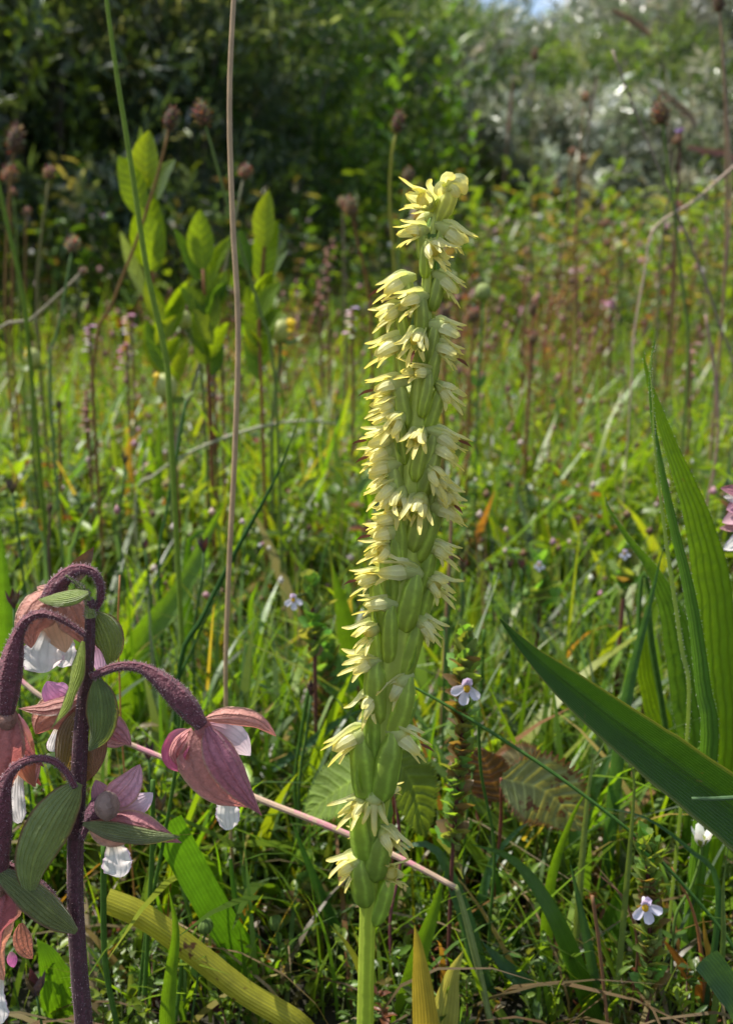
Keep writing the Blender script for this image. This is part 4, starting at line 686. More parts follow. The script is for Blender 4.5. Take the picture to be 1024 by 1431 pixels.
for i in range(98):
    r = rp_[i] if i < 3 else copy_tree(rp_[i % 3]); 
    if i < 50: d = random.uniform(.45, 1.3); px = random.gauss(760, 110)
    elif i > 75: d = random.uniform(1.2, 2.6); px = random.uniform(380, 1024)
    else: d = random.uniform(.5, 1.2); px = random.uniform(0, 500)
    r['label'] = 'reddish branching stalk, %s meadow, %s' % ('near' if d < .7 else 'middle' if d < 1 else 'far', where(px))
    x = P(px, 500, d).x; r.location = (x, d, float(gz(np.array(x), np.array(d))) - .002); s_ = random.uniform(.75, 1.35) * (.8 if d < .6 else 1 if d < 1.2 else 1.5); r.scale = (s_,) * 3; r.rotation_euler = (random.uniform(-.2, .2), random.uniform(-.2, .2), random.uniform(0, 6.28))

# serrated leaves --------------------------------------------------
def toothed(label, x0, y0, x1, y1, wpx, d, col, mat='toothed', roll=.2, dd=0, bend=.05):
    a = P(x0, y0, d); b = P(x1, y1, d + dd); s_ = S(x0, y0, d); ax = b - a; sd_ = ax.cross(Vector((0, 1, 0))).normalized(); root = Vector((a.x, a.y + .01, 0)); t = thing('bramble', label, 'leaf', root, 'toothed leaves low in the turf')
    obj('stalk', MB().tube([root, root.lerp(a, .6) + Vector((.001, .002, .004)), a], 2.2 * s_, n=8, seg=6, col=(.22, .08, .05)), M['stem'], t)
    obj('leaf_blade', MB().ribbon([a, a.lerp(b, .5) + sd_ * (bend * ax.length) + Vector((0, 0, .002)), b], wpx * s_ / 2, roll=roll, cup=.12, nu=12, nv=56, col=col, prof='ovate', teeth=9, pleat=2.6 * s_), M[mat], t)
toothed('crinkled green toothed leaf left of the orchid foot', 520, 1075, 425, 1140, 82, .195, (.12, .18, .03), roll=.6); toothed('crinkled green toothed leaf right behind the orchid capsules', 545, 1050, 595, 1170, 80, .185, (.12, .17, .03), roll=-.65); toothed('green toothed leaf with reddened edge right of the eyebright column', 700, 1088, 815, 1160, 104, .19, (.22, .25, .10), mat='bramble', roll=.3)
toothed('dark red toothed leaf between the eyebright and the green one', 700, 1120, 668, 1045, 75, .2, (.12, .07, .035), mat='bramble', roll=-.4); toothed('pale green leaf seen left of the orchid through the grass', 500, 960, 430, 930, 55, .26, (.12, .24, .05), roll=.2); toothed('small red brown leaf below the dark red one', 690, 1110, 640, 1165, 50, .235, (.12, .05, .03), mat='bramble'); toothed('purplish leaf low behind the reddened leaf', 760, 1080, 690, 1075, 60, .21, (.14, .12, .05), mat='bramble')
blade('withered_leaf', 'brown withered leaf tip over the top helleborine flower', 'leaf', [(132, 764), (120, 782), (98, 812)], 26, .16, (.16, .09, .045), mat='brown', drop=False, prof='lance')

# eyebrights -------------------------------------------------------
def eyebright_flower(parent, c, s_, tilt=0):
    f = obj('flower', MB().tube([c + Vector((0, 10 * s_, 4 * s_)), c + Vector((0, 3 * s_, 2 * s_)), c + Vector((0, -1 * s_, 0))], [2.5 * s_, 4 * s_, 6 * s_], n=6, seg=10, col=(.62, .58, .66)), M['small'], parent)
    for a, L, w_ in ((-90, 27, 9), (-146, 24, 8.5), (-34, 24, 8.5)):
        v = Vector((math.cos(R(a + tilt)), -.25, math.sin(R(a + tilt)))); sd_ = v.cross(Vector((0, 1, 0))).normalized()
        obj('petal', MB().ribbon([c, c + v * L * .5 * s_, c + v * L * s_], w_ * s_ * .8, nu=4, nv=8, cup=.3, col=(.70, .66, .78), col2=(.78, .74, .86), nrm=(0, -1, .2), prof='spoon'), M['small'], f)
    for sg in (-1, 1): v = Vector((sg * .45, -.4, 1)); obj('petal', MB().ribbon([c + Vector((0, 2 * s_, 0)), c + v * 7 * s_, c + v * 13 * s_ + Vector((0, -4 * s_, 0))], 6 * s_, nu=4, nv=7, cup=.5, col=(.66, .56, .76), prof='spoon'), M['small'], f)
    obj('throat', MB().blob(c + Vector((0, -1.5 * s_, -4 * s_)), 5 * s_, 6 * s_, col=(.72, .48, .02), seg=8, rings=6), M['small'], f)
def eyebright(label, top, base, d, flowers, col=(.18, .26, .07), brown=.2, fs=1.0):
    s_ = S(top[0], top[1], d); pp = grounded(pth([top, ((top[0] + base[0]) / 2 + 3, (top[1] + base[1]) / 2), base], d)); t = thing('eyebright', label, 'flower', pp[-1], 'eyebright plants')
    obj('stem', MB().tube(pp[::-1], 3 * s_, n=14, seg=6, col=(.15, .06, .05)), M['stem'], t); L = base[1] - top[1]; n = max(5, int(L / 15))
    for i in range(n):
        q = P(lin([top[0], (top[0] + base[0]) / 2 + 3, base[0]], i / n), top[1] + L * i / n, d); crowd = 8 if i < 3 else 6
        for k in range(crowd):
            a = k * 6.283 / crowd + i * .8; hz = Vector((math.cos(a), math.sin(a), 0)); o_ = Vector((math.cos(a), math.sin(a), 1.5 if i < 2 else random.uniform(.9, 2.2))).normalized(); LL = (20 if i < 2 else 30) * s_ * random.uniform(.6, 1.3); q0 = q; q = q0 + Vector((0, 0, random.uniform(-6, 6) * s_))
            c_ = (.20, .13, .07) if random.random() < brown and i > 2 else tuple(v * random.uniform(.75, 1.3) for v in col)
            obj('leaf', MB().ribbon([q, q + o_ * LL * .55, q + o_ * LL + (hz * LL * .25 if i > 2 else hz * 0) + Vector((0, 0, LL * (.25 if i < 3 else 0)))], 12 * s_, nu=4, nv=8, cup=-.3, col=c_, nrm=hz + Vector((random.uniform(-.5, .5), random.uniform(-.5, .5), 0)), prof='ovate', teeth=1), M['herb'], t); q = q0
        if i > 3 and random.random() < .6: obj('capsule', MB().blob(q + Vector((random.uniform(-8, 8) * s_, -6 * s_, 0)), 5.5 * s_, 8 * s_, col=(.17, .2, .05), seg=7, rings=5), M['stem'], t)
    for fx, fy, dd in flowers: c = P(fx, fy, d + dd); obj('flower_stalk', MB().tube([P(lin([top[0], base[0]], .3), fy - 8, d), c + Vector((0, .0006, .0003))], 2 * s_, n=3, seg=5, col=(.1, .13, .04)), M['stem'], t); eyebright_flower(t, c, s_ * fs, random.uniform(-14, 14))
eyebright('eyebright column with one open flower, right of the orchid', (650, 893), (632, 1195), .18, [(652, 958, -.005)], brown=.3); eyebright('eyebright with leafy tuft and one open flower at lower right', (902, 1175), (906, 1400), .17, [(901, 1264, -.006)])
eyebright('small lilac eyebright flower in the grass left of the orchid', (432, 818), (440, 930), .24, [(410, 836, -.006)], brown=.1, fs=.6); eyebright('leafy eyebright column without flowers left of the orchid foot', (425, 1215), (438, 1440), .2, [], brown=.25)
eyebright('dull brown eyebright column behind the orchid foot', (455, 900), (448, 1060), .26, [], brown=.5); eyebright('leafy flowerless eyebright low at the very bottom left of centre', (470, 1370), (478, 1460), .19, [], brown=.2); eyebright('short eyebright tuft under the lower flower at right', (890, 1370), (895, 1460), .2, [], brown=.2)
eyebright('faint lilac eyebright far in the right grass', (752, 790), (752, 860), .33, [(753, 788, -.004)], brown=.1, fs=.38); eyebright('lilac eyebright in the right grass above the keeled leaf', (872, 775), (870, 840), .3, [(872, 772, -.004)], brown=.1, fs=.38)
# white bell flower on a curved stalk
d_ = .18; s_ = S(980, 1170, d_); c = P(979, 1180, d_); pp = grounded([c] + pth([(978, 1200), (965, 1240), (945, 1275), (940, 1310), (938, 1360), (935, 1420)], d_)); t = thing('white_flower', 'small white cup shaped flower on a curved green stalk at right', 'flower', pp[-1])
obj('stem', MB().tube(pp[::-1], 2.2 * s_, n=24, seg=6, col=(.12, .2, .04)), M['stem'], t); obj('calyx', MB().tube([c + Vector((0, 0, -4 * s_)), c + Vector((0, 0, 4 * s_)), c + Vector((0, 0, 10 * s_))], [2 * s_, 7 * s_, 8 * s_], n=6, seg=10, col=(.3, .36, .05)), M['small'], t)
for k in range(5):
    a = k * 1.2566 + .3; o_ = Vector((math.cos(a), math.sin(a), 0)); obj('petal', MB().ribbon([c + o_ * 4 * s_, c + o_ * 8 * s_ + Vector((0, 0, 14 * s_)), c + o_ * 15 * s_ + Vector((0, 0, 26 * s_))], 7.5 * s_, nu=4, nv=8, cup=-.3, col=(.80, .80, .74), nrm=-o_ + Vector((0, 0, .3)), prof='petal'), M['small'], t)
q = pp[4]
for sg in (-1, 1): obj('leaf', MB().ribbon([q, q + Vector((sg * 9 * s_, 0, 5 * s_)), q + Vector((sg * 19 * s_, 0, 12 * s_))], 4 * s_, nu=2, nv=8, col=(.1, .19, .03), prof='ovate', nrm=(0, -.7, .7)), M['herb'], t)

# ------------------------------------------------------------------ musk orchid
D0 = .156
AX = [(240, 628), (290, 611), (380, 598), (500, 590), (650, 577), (800, 562), (900, 551), (1000, 538), (1100, 526), (1200, 517), (1300, 513), (1440, 510), (1560, 509)]
RC = [(240, 8), (300, 11), (380, 14), (450, 20), (550, 28), (700, 32), (850, 34), (1000, 34), (1100, 30), (1200, 22), (1300, 14)]
def itp(T, y):
    ys = [a for a, _ in T]; vs = [b for _, b in T]; return float(np.interp(y, ys, vs))
org = P(511, 1560, D0); org = Vector((P(510, 1500, D0).x, D0, -.002))
orchid = thing('musk_orchid', 'tall yellow green musk orchid spike crowded with small pale flowers, in the centre', 'orchid', org)
sp = [P(itp(AX, y), y, D0) for y in (262, 300, 380, 500, 650, 800, 900, 1000, 1100, 1200, 1300, 1420)] + [org]
sr = [4, 8, 12, 18, 26, 29, 28, 24, 17, 12, 12, 13, 13.5]
obj('stem', MB().tube(sp[::-1], [r_ * S(512, 200 + 90 * i, D0) for i, r_ in enumerate(sr)][::-1], n=60, seg=18, col=(.34, .45, .04), col2=(.52, .58, .13)), M['orchid_stem'], orchid)
# five flower variants, local frame: +X forward, +Z up, unit = mm
MMU = .001
def tepal_mesh(kind, v):
    rs = random.Random(v * 7 + hash(kind) % 5 if False else v * 7 + len(kind)); mb = MB(); yl = (.80, .80, .44)
    def j(a): return a * rs.uniform(.88, 1.12)
    if kind == 'top': mb.ribbon([(0, 0, .55), (1.7, 0, j(1.25)), (j(3.6), 0, j(1.0))], .85, nu=6, nv=12, cup=-.55, col=yl, nrm=(0, 0, 1), prof='petal')
    if kind in ('left', 'right'):
        sg = 1 if kind == 'left' else -1; mb.ribbon([(0, .45 * sg, 0), (1.8, 1.25 * sg, j(.1)), (j(3.9), 1.35 * sg, -.3)], .8, nu=6, nv=12, cup=-.5, col=yl, nrm=(0, sg, .25), prof='petal')
    if kind in ('pl', 'pr'):
        sg = 1 if kind == 'pl' else -1; mb.ribbon([(0.1, .3 * sg, .4), (2.0, .7 * sg, .8), (3.6, j(1.1) * sg, j(.7)), (j(5.0), j(1.8) * sg, j(.9))], [.5, .75, .62, .40, .36, .36, .34, .12], nu=5, nv=20, cup=.7, col=(.80, .78, .42), nrm=(-.2, -sg * .3, 1))
    if kind == 'lip':
        mb.ribbon([(0, 0, -.5), (1.7, 0, -1.05), (3.4, 0, -1.2), (j(5.4), 0, j(-1.7))], [.55, .85, .75, .46, .40, .38, .36, .13], nu=5, nv=20, cup=.75, col=(.82, .76, .34), nrm=(0, 0, 1))
        for sg in (-1, 1): mb.ribbon([(1.6, .55 * sg, -1.0), (2.8, .95 * sg, -1.15), (j(4.0), 1.6 * sg, -1.7)], [.4, .34, .32, .30, .12], nu=4, nv=10, cup=.7, col=(.82, .76, .34), nrm=(0, 0, 1))
    for i in range(len(mb.v)): mb.v[i] = mb.v[i] * MMU
    m_ = mb.mesh('tepal_' + kind); m_.materials.append(M['tepal']); return m_
def bell_mesh():
    mb = MB().tube([(-.9, 0, -.2), (0, 0, 0), (1.0, 0, 0), (2.1, 0, 0)], [.35, .85, 1.15, .7], n=8, seg=12, col=(.62, .68, .25))
    for i in range(len(mb.v)): mb.v[i] = mb.v[i] * MMU
    m_ = mb.mesh('bell'); m_.materials.append(M['tepal']); return m_
BELL = bell_mesh(); TEP = [{k: tepal_mesh(k, v) for k in ('top', 'left', 'right', 'pl', 'pr', 'lip')} for v in range(5)]
NMS = dict(top='sepal', left='sepal', right='sepal', pl='petal', pr='petal', lip='lip')
dry = MB()
FL = [(600, 287, 574, 268), (594, 322, 553, 326), (616, 316, 658, 342), (597, 343, 618, 358), (572, 388, 522, 408), (610, 384, 650, 410), (590, 414, 550, 428), (562, 430, 517, 448), (604, 453, 652, 468), (586, 463, 575, 492), (566, 476, 511, 500), (606, 482, 648, 505),
      (597, 519, 556, 510), (562, 533, 508, 548), (612, 538, 643, 556), (556, 560, 514, 565), (560, 580, 524, 600), (553, 608, 499, 616), (602, 600, 652, 618), (550, 626, 503, 640), (604, 622, 646, 636), (552, 646, 505, 660), (598, 652, 626, 668), (606, 668, 632, 690), (553, 672, 508, 692), (612, 690, 636, 702), (560, 682, 545, 716),
      (560, 716, 508, 718), (602, 706, 650, 717), (556, 736, 505, 744), (546, 760, 508, 764), (600, 762, 640, 774), (578, 793, 518, 772), (533, 800, 485, 806), (597, 810, 630, 822), (548, 836, 494, 836), (527, 870, 487, 882), (582, 860, 620, 886), (528, 914, 472, 920), (568, 938, 528, 968), (522, 962, 500, 990), (510, 1015, 457, 1047), (548, 1012, 599, 1034),
      (521, 1096, 526, 1145), (508, 1112, 478, 1120), (532, 1150, 560, 1162), (506, 1190, 462, 1218), (540, 1222, 560, 1196), (588, 600, 572, 616), (588, 690, 576, 712)]
def add_flower(bx, by, tx, ty, ov=True):
    ax = itp(AX, by); rc = itp(RC, by); mpp = S(bx, by, D0); dx = bx - ax; front = math.sqrt(max(0, rc * rc - dx * dx)) * .7
    b = P(bx, by, D0) + Vector((0, -front * mpp, 0)); L2 = math.hypot(tx - bx, ty - by); fwd = math.sqrt(max(0, 50 ** 2 - L2 * L2)) * .8 + random.uniform(-4, 10) * (L2 > 40)
    dirv = Vector(((tx - bx), -fwd, -(ty - by))).normalized(); ln = max(L2, 48) * mpp
    upv = Vector((0, 0, 1)) if abs(dirv.z) < .8 else Vector((0, 1, .3)); yv = upv.cross(dirv).normalized(); zv = dirv.cross(yv)
    f = bpy.data.objects.new('flower', BELL); C.objects.link(f); f.parent = orchid
    m3 = Matrix((dirv, yv, zv)).transposed(); q = m3.to_quaternion() @ Quaternion((1, 0, 0), random.uniform(-.35, .35)); k = ln / (5.4 * MMU) * random.uniform(.98, 1.1)
    f.location = b - org; f.rotation_mode = 'QUATERNION'; f.rotation_quaternion = q; kk_ = random.uniform(1.0, 1.24); f.scale = (k * 1.04, k * kk_, k * kk_)
    v = random.randrange(5)
    for key, nm in NMS.items():
        if random.random() < .06 and key != 'lip': continue
        o = bpy.data.objects.new(nm, TEP[random.choice((v, random.randrange(5)))][key]); C.objects.link(o); o.parent = f; o.rotation_euler = (random.uniform(-.1, .1), random.uniform(-.14, .14), random.uniform(-.14, .14))
    if random.random() < .3:
        c_ = b + dirv * ln * .75; dry.ribbon([c_, c_ + dirv * ln * .25, c_ + dirv * ln * .4 + Vector((0, 0, -.0004))], 2.2 * mpp, nu=2, nv=5, col=(.16, .05, .02), prof='lance')
    if ov and not (random.random() < .1 and by < 900):
        Lo = np.interp(by, [260, 400, 600, 850, 1050, 1160], [34, 50, 66, 84, 96, 66]); Ro = np.interp(by, [260, 400, 600, 850, 1050, 1250], [7.5, 10, 12.5, 15.5, 18.5, 15]) * random.uniform(.78, 1.12); Lo *= 1.04
        y2 = by + Lo; ax2 = itp(AX, y2); rc2 = itp(RC, y2) * .52; sgx = dx / max(rc, 1)
        e = P(ax2 + sgx * rc2, y2, D0) + Vector((0, -math.sqrt(max(0, 1 - min(1, sgx * sgx))) * rc2 * mpp, 0)); outw = (b - P(ax, by, D0)); outw = outw.normalized() if outw.length > 1e-6 else Vector((0, -1, 0))
        m1 = e.lerp(b, .55) + outw * (3.5 * mpp); top_ = b - dirv * .0003
        pts = [e, m1, b.lerp(m1, .25) + outw * (4 * mpp) + Vector((0, 0, 5 * mpp)), top_]
        sh = random.uniform(.85, 1.15); cg = tuple(c * sh for c in ((.42, .52, .06) if by < 950 else (.27, .41, .05))); cy = (.52, .58, .18) if by < 700 else (.42, .54, .10)
        obj('seed_capsule', MB().tube(pts, [Ro * k_ * mpp for k_ in (.55, .95, 1.03, 1.02, 1.0, .96, .84, .58, .35)], n=16, seg=16, col=cg, col2=cy, knob=.03), M['ovary'], orchid)
        # pale pointed bract hugging the capsule
        if random.random() < .7: return
        sd_ = outw.cross(Vector((0, 0, 1))).normalized() * random.choice((-1, 1)); o0 = e + outw * Ro * .3 * mpp
        obj('bract', MB().ribbon([o0, o0.lerp(m1, .6) + outw * Ro * .9 * mpp + sd_ * Ro * .5 * mpp, m1 + outw * Ro * 1.05 * mpp + sd_ * Ro * 1.0 * mpp + Vector((0, 0, 12 * mpp))], Ro * .42 * mpp, nu=3, nv=10, cup=-.4, col=(.24, .36, .06), nrm=outw, prof='lance'), M['ovary'], orchid)
for r_ in FL: add_flower(*r_)
for y in range(300, 1180, 62):       # flowers on the far side of the spike
    ax = itp(AX, y); sg = 1 if (y // 62) % 2 else -1; rc = itp(RC, y)
    b = P(ax + sg * rc * .5, y, D0 + rc * .8 * S(ax, y, D0)); add_b = (ax + sg * rc * .8, y)
    f = bpy.data.objects.new('flower', BELL); C.objects.link(f); f.parent = orchid; f.location = b - org; dirv = Vector((sg * .5, .9, -.15)).normalized(); yv = Vector((0, 0, 1)).cross(dirv).normalized(); zv = dirv.cross(yv); f.rotation_mode = 'QUATERNION'; f.rotation_quaternion = Matrix((dirv, yv, zv)).transposed().to_quaternion(); f.scale = (.85,) * 3
    for key, nm in NMS.items(): o = bpy.data.objects.new(nm, TEP[0][key]); C.objects.link(o); o.parent = f
    e = P(ax + sg * rc * .2, y + 60, D0 + rc * .3 * S(ax, y, D0)); obj('seed_capsule', MB().tube([e, e.lerp(b, .5) + Vector((0, 4e-4, 0)), b], [3e-4, 1.5e-3, 1.8e-3, 1.2e-3, 4e-4], n=8, seg=10, col=(.16, .27, .035)), M['ovary'], orchid)
# hooded top flower
tb = P(618, 286, D0 - .001); s_ = S(620, 270, D0)
hb = MB().tube([P(612, 312, D0), P(622, 290, D0 - .001), P(628, 272, D0 - .002), P(624, 260, D0 - .002)], [5 * s_, 12 * s_, 12 * s_, 8 * s_], n=12, seg=14, col=(.40, .46, .12), col2=(.72, .74, .32)); obj('seed_capsule', hb, M['ovary'], orchid)
f = obj('flower', MB().blob(P(626, 264, D0 - .002), 11 * s_, 11 * s_, col=(.78, .78, .38), seg=12, rings=9, jit=.06), M['tepal'], orchid)
for (x0, y0, x1, y1, w_, rl) in [(622, 262, 652, 262, 20, .2), (625, 258, 650, 272, 16, .5), (620, 262, 612, 274, 16, -.3), (624, 268, 640, 276, 14, 0), (616, 264, 632, 254, 18, .9)]:
    a = P(x0, y0, D0 - .003); b = P(x1, y1, D0 - .0035); obj('petal', MB().ribbon([a, a.lerp(b, .5) + Vector((0, -.0006, .0009)), b], w_ * s_ / 2, nu=6, nv=12, cup=-.5, roll=rl, col=(.80, .80, .42), prof='spoon'), M['tepal'], f)
obj('withered_tips', dry, M['dry_tepal'], orchid)['kind'] = 'stuff'

# ------------------------------------------------------------------ marsh helleborine (left foreground)
DH = .135; hroot = Vector((P(119, 1500, DH).x, DH, -.002))
hell = thing('marsh_helleborine', 'purple stemmed helleborine with drooping pink and white flowers at lower left', 'orchid', hroot)
PUR = (.085, .026, .036); PUR2 = (.15, .042, .055)
fuzz = []
def htube(name, pts, rpx, col=PUR, d=DH, mat='hell_stem', parent=None, hair=(.0006, 1.0), seg=14, n=None, col2=None, base=None):
    pp = [P(x, y, d + (dz if True else 0)) for x, y, dz in [(p + (0,))[:3] for p in pts]]
    if base is not None: pp.append(base)
    s_ = S(pts[0][0], pts[0][1], d); rad = [r_ * s_ * .88 for r_ in rpx] if hasattr(rpx, '__len__') else [rpx * s_] * 2
    mb = MB().tube(pp, rad, n=n or len(pp) * 7, seg=seg, col=col, col2=col2); o = obj(name, mb, M[mat], parent or hell)
    if hair:
        for _ in range(int(len(mb.f) * hair[1] * 1.6)):
            f_ = mb.f[random.randrange(len(mb.f) - 2)]; a, b, c_, d2 = [mb.v[i] for i in f_]; u, v = random.random(), random.random(); p = a.lerp(b, u).lerp(d2.lerp(c_, u), v); nn = (b - a).cross(d2 - a)
            if nn.length > 1e-14: fuzz.append((p, nn.normalized()))
    return o
htube('stem', [(126, 838), (126, 880), (121, 950), (114, 1020), (110, 1090), (106, 1180), (106, 1270), (112, 1370), (118, 1440)], [7, 11, 13, 13.5, 14, 15, 15.5, 17, 18, 18], base=hroot, n=70)
htube('stem_tip', [(92, 804), (104, 812), (117, 824), (124, 840), (127, 862)], [2, 3, 4.5, 7, 10], col=(.20, .24, .06), hair=(.0004, .6))
def hp(kind, x0, y0, x1, y1, wpx, z0=0, z1=0, bend=0, belly=0, roll=0, cup=.3, col=None, col2=None, prof='ovate', parent=None, nv=22, nu=8, wave=0, twist=0, name=None):
    """a helleborine petal, sepal, lip or bract drawn from its base to its tip; z = depth offset in mm, belly towards the camera"""
    dcol = dict(sepal=(.42, .20, .17), petal=(.72, .50, .56), lip=(.82, .78, .74), bract=(.13, .18, .055))[kind]
    if kind == 'lip': wpx *= .82
    a = P(x0, y0, DH + z0 * .001); b = P(x1, y1, DH + z1 * .001); s_ = S(x0, y0, DH); ax = b - a; sd_ = ax.cross(Vector((0, 1, 0))).normalized()
    pts = [a, a.lerp(b, .33) + sd_ * bend * s_ * .85 + Vector((0, -belly * s_, 0)), a.lerp(b, .68) + sd_ * bend * s_ + Vector((0, -belly * s_ * .9, 0)), b]
    if kind == 'sepal' and col: g_ = sum(col) / 3; col = tuple(min(.9, (v * .88 + g_ * .12) * 1.25) for v in col)
    o = obj(name or kind, MB().ribbon(pts, wpx * s_ / 2, roll=roll, cup=cup, nu=nu, nv=nv + (14 if kind == 'lip' else 0), col=col or dcol, col2=col2, prof=prof, wave=wave + (.12 if kind == 'lip' else .03), twist=twist, frill=.07 if kind == 'lip' else .02), M[kind], parent or hell); return o
SR = (.30, .12, .12); SO = (.44, .20, .14); SP_ = (.34, .13, .17); OR_ = (.55, .27, .16)
def hflower(x, y, z=0, r=9, col=(.35, .2, .15)):
    return obj('flower', MB().blob(P(x, y, DH + z * .001), r * S(x, y, DH), r * S(x, y, DH) * 1.2, col=col, seg=12, rings=8, jit=.05), M['sepal'], hell)
# A: top flower, hanging to the left behind the stem
htube('flower_stalk', [(133, 852), (141, 836), (139, 812), (127, 798), (108, 796), (92, 806), (78, 822), (68, 840)], [5.5, 6, 6.5, 7, 9.5, 13, 15, 14], PUR2, d=DH + .001, n=34)
fa = hflower(68, 846, 3, 16)
hp('sepal', 92, 812, 52, 820, 42, 2, 6, 6, 4, roll=.3, cup=-.4, col=(.38, .18, .13), parent=fa, wave=.12); hp('petal', 78, 832, 36, 860, 34, 4, 5, 3, 3, roll=.3, cup=-.4, parent=fa, col=(.72, .40, .66)); hp('sepal', 80, 828, 44, 906, 56, 2, 1, -14, 8, roll=.15, cup=-.55, col=SO, parent=fa)
hp('sepal', 92, 830, 118, 900, 54, 3, 3, 6, 6, roll=-.3, cup=-.4, col=SO, parent=fa); hp('petal', 78, 842, 92, 912, 52, 5, 4, 0, 2, cup=-.3, col=(.72, .50, .32), parent=fa); hp('lip', 78, 868, 62, 940, 74, 5, 3, -6, 4, cup=-.35, prof='spoon', wave=.1, parent=fa); hp('lip', 90, 876, 84, 932, 40, 6, 5, 6, 3, cup=-.2, prof='spoon', wave=.12, parent=fa); hp('petal', 134, 900, 140, 944, 26, 6, 6, 4, 0, col=(.72, .46, .6), parent=fa)
# B: thick ovary at the left edge and its flower
htube('flower_stalk', [(120, 888), (98, 872), (74, 860), (54, 858), (36, 868), (24, 892), (17, 925), (12, 960), (9, 995)], [4.5, 5, 6, 7.5, 10, 17, 20, 19, 14], PUR2, d=DH - .002, n=44)
fb = hflower(10, 1004, -2, 14)
hp('sepal', 10, 992, 2, 1140, 74, -2, -2, -10, 10, roll=.15, cup=-.5, col=(.36, .13, .12), parent=fb, nv=28); hp('sepal', 20, 994, 62, 1072, 26, -1, 1, -12, 8, roll=.7, cup=-.5, col=(.30, .11, .11), parent=fb); hp('petal', 22, 998, 50, 1100, 40, 1, 1, -6, 4, roll=.2, cup=-.3, col=(.62, .28, .16), parent=fb); hp('petal', 26, 1000, 58, 1098, 22, 2, 2, -12, 2, roll=-.2, col=(.60, .14, .10), parent=fb)
hp('sepal', 54, 1060, 47, 1100, 16, 2, 1, -2, 2, col=(.5, .22, .2), parent=fb); hp('lip', 30, 1060, 28, 1150, 28, 2, 2, -4, 2, prof='spoon', wave=.15, parent=fb)
# C: right front flower
htube('flower_stalk', [(128, 946), (145, 938), (170, 931), (196, 933), (218, 945), (240, 964), (262, 988), (282, 1014)], [6.5, 7, 7, 8.5, 12.5, 17, 19.5, 17, 11], PUR2, d=DH - .003, n=46)
fc = hflower(284, 1018, -2, 12, (.45, .2, .2))
hp('sepal', 286, 1006, 386, 1029, 30, -2, -2, 15, 8, roll=.55, cup=-.7, col=(.50, .22, .17), parent=fc, nv=26); hp('petal', 290, 1014, 350, 1056, 46, -1, 1, 6, 4, roll=.1, cup=-.35, col=(.72, .50, .56), col2=(.82, .74, .76), parent=fc); hp('sepal', 290, 1016, 366, 1140, 48, -3, -3, 2, 16, roll=-.15, cup=-.75, col=(.33, .12, .16), parent=fc, nv=28, prof='lance')
hp('sepal', 276, 1020, 345, 1128, 84, -1, 0, -14, 10, roll=.2, cup=-.4, col=(.40, .17, .15), parent=fc, nv=26, prof='lance'); hp('petal', 270, 1022, 262, 1078, 42, 1, 0, -16, 4, roll=.5, cup=.5, col=(.65, .14, .25), parent=fc); hp('sepal', 268, 1018, 250, 1074, 24, 0, 0, -14, 6, roll=.6, cup=-.5, col=(.46, .18, .17), parent=fc)
hp('lip', 314, 1090, 320, 1160, 40, 1, 0, 0, 2, roll=.1, cup=-.3, prof='spoon', wave=.15, parent=fc, col=(.82, .78, .72))
# D: lilac flower right of the stem, seen from behind
htube('flower_stalk', [(114, 1172), (120, 1158), (128, 1142), (140, 1128), (152, 1124)], [5, 6, 8, 15, 18, 14], (.15, .05, .08), d=DH - .001, n=20)
fd = hflower(150, 1126, -4, 17, (.30, .22, .18))
hp('sepal', 154, 1120, 196, 1068, 44, 0, -1, -3, 6, roll=.2, cup=.35, col=(.52, .27, .36), parent=fd); hp('petal', 166, 1132, 214, 1108, 34, 1, 0, -3, 5, roll=.2, cup=-.3, col=(.66, .36, .50), col2=(.82, .68, .80), parent=fd); hp('sepal', 150, 1146, 254, 1178, 42, -3, -3, 4, 8, roll=.4, cup=-.7, col=(.38, .14, .15), parent=fd, nv=26, prof='lance'); hp('sepal', 130, 1140, 190, 1168, 44, -2, -1, -2, 8, roll=-.2, cup=-.4, col=(.48, .24, .16), parent=fd)
hp('petal', 148, 1122, 134, 1090, 28, 1, 1, 0, 2, col=(.5, .25, .32), parent=fd); hp('lip', 160, 1170, 168, 1226, 52, 2, 2, 0, 2, cup=-.3, prof='spoon', wave=.15, parent=fd)
# E: arched stalk to the lower left and its cut-off flower
htube('flower_stalk', [(106, 1100), (94, 1080), (76, 1064), (54, 1060), (32, 1066), (14, 1082), (4, 1112), (0, 1150), (-3, 1190), (-4, 1230)], [5.5, 5.5, 6, 7, 9, 15, 20, 21, 20, 15], PUR2, d=DH - .004, n=46)
fe = hflower(-4, 1236, -4, 16)
hp('sepal', 0, 1226, -4, 1350, 92, -4, -5, -18, 10, roll=.1, cup=-.5, col=(.32, .11, .13), parent=fe, nv=28); hp('sepal', 8, 1240, 6, 1370, 62, -2, -3, -22, 5, roll=.2, cup=-.4, col=OR_, parent=fe); hp('sepal', 30, 1290, 46, 1340, 26, 0, 0, -4, 3, col=(.4, .17, .1), parent=fe); hp('lip', 2, 1350, 2, 1431, 36, -1, -2, -6, 3, prof='spoon', wave=.15, parent=fe); hp('petal', 16, 1330, 20, 1352, 14, -1, -1, 0, 1, col=(.7, .2, .45), parent=fe)
# F: lower stalk going left
htube('flower_stalk', [(98, 1290), (84, 1270), (70, 1248), (48, 1228), (20, 1214), (-10, 1200)], [6.5, 6, 6, 6, 7, 8], PUR2, d=DH - .002, n=24)
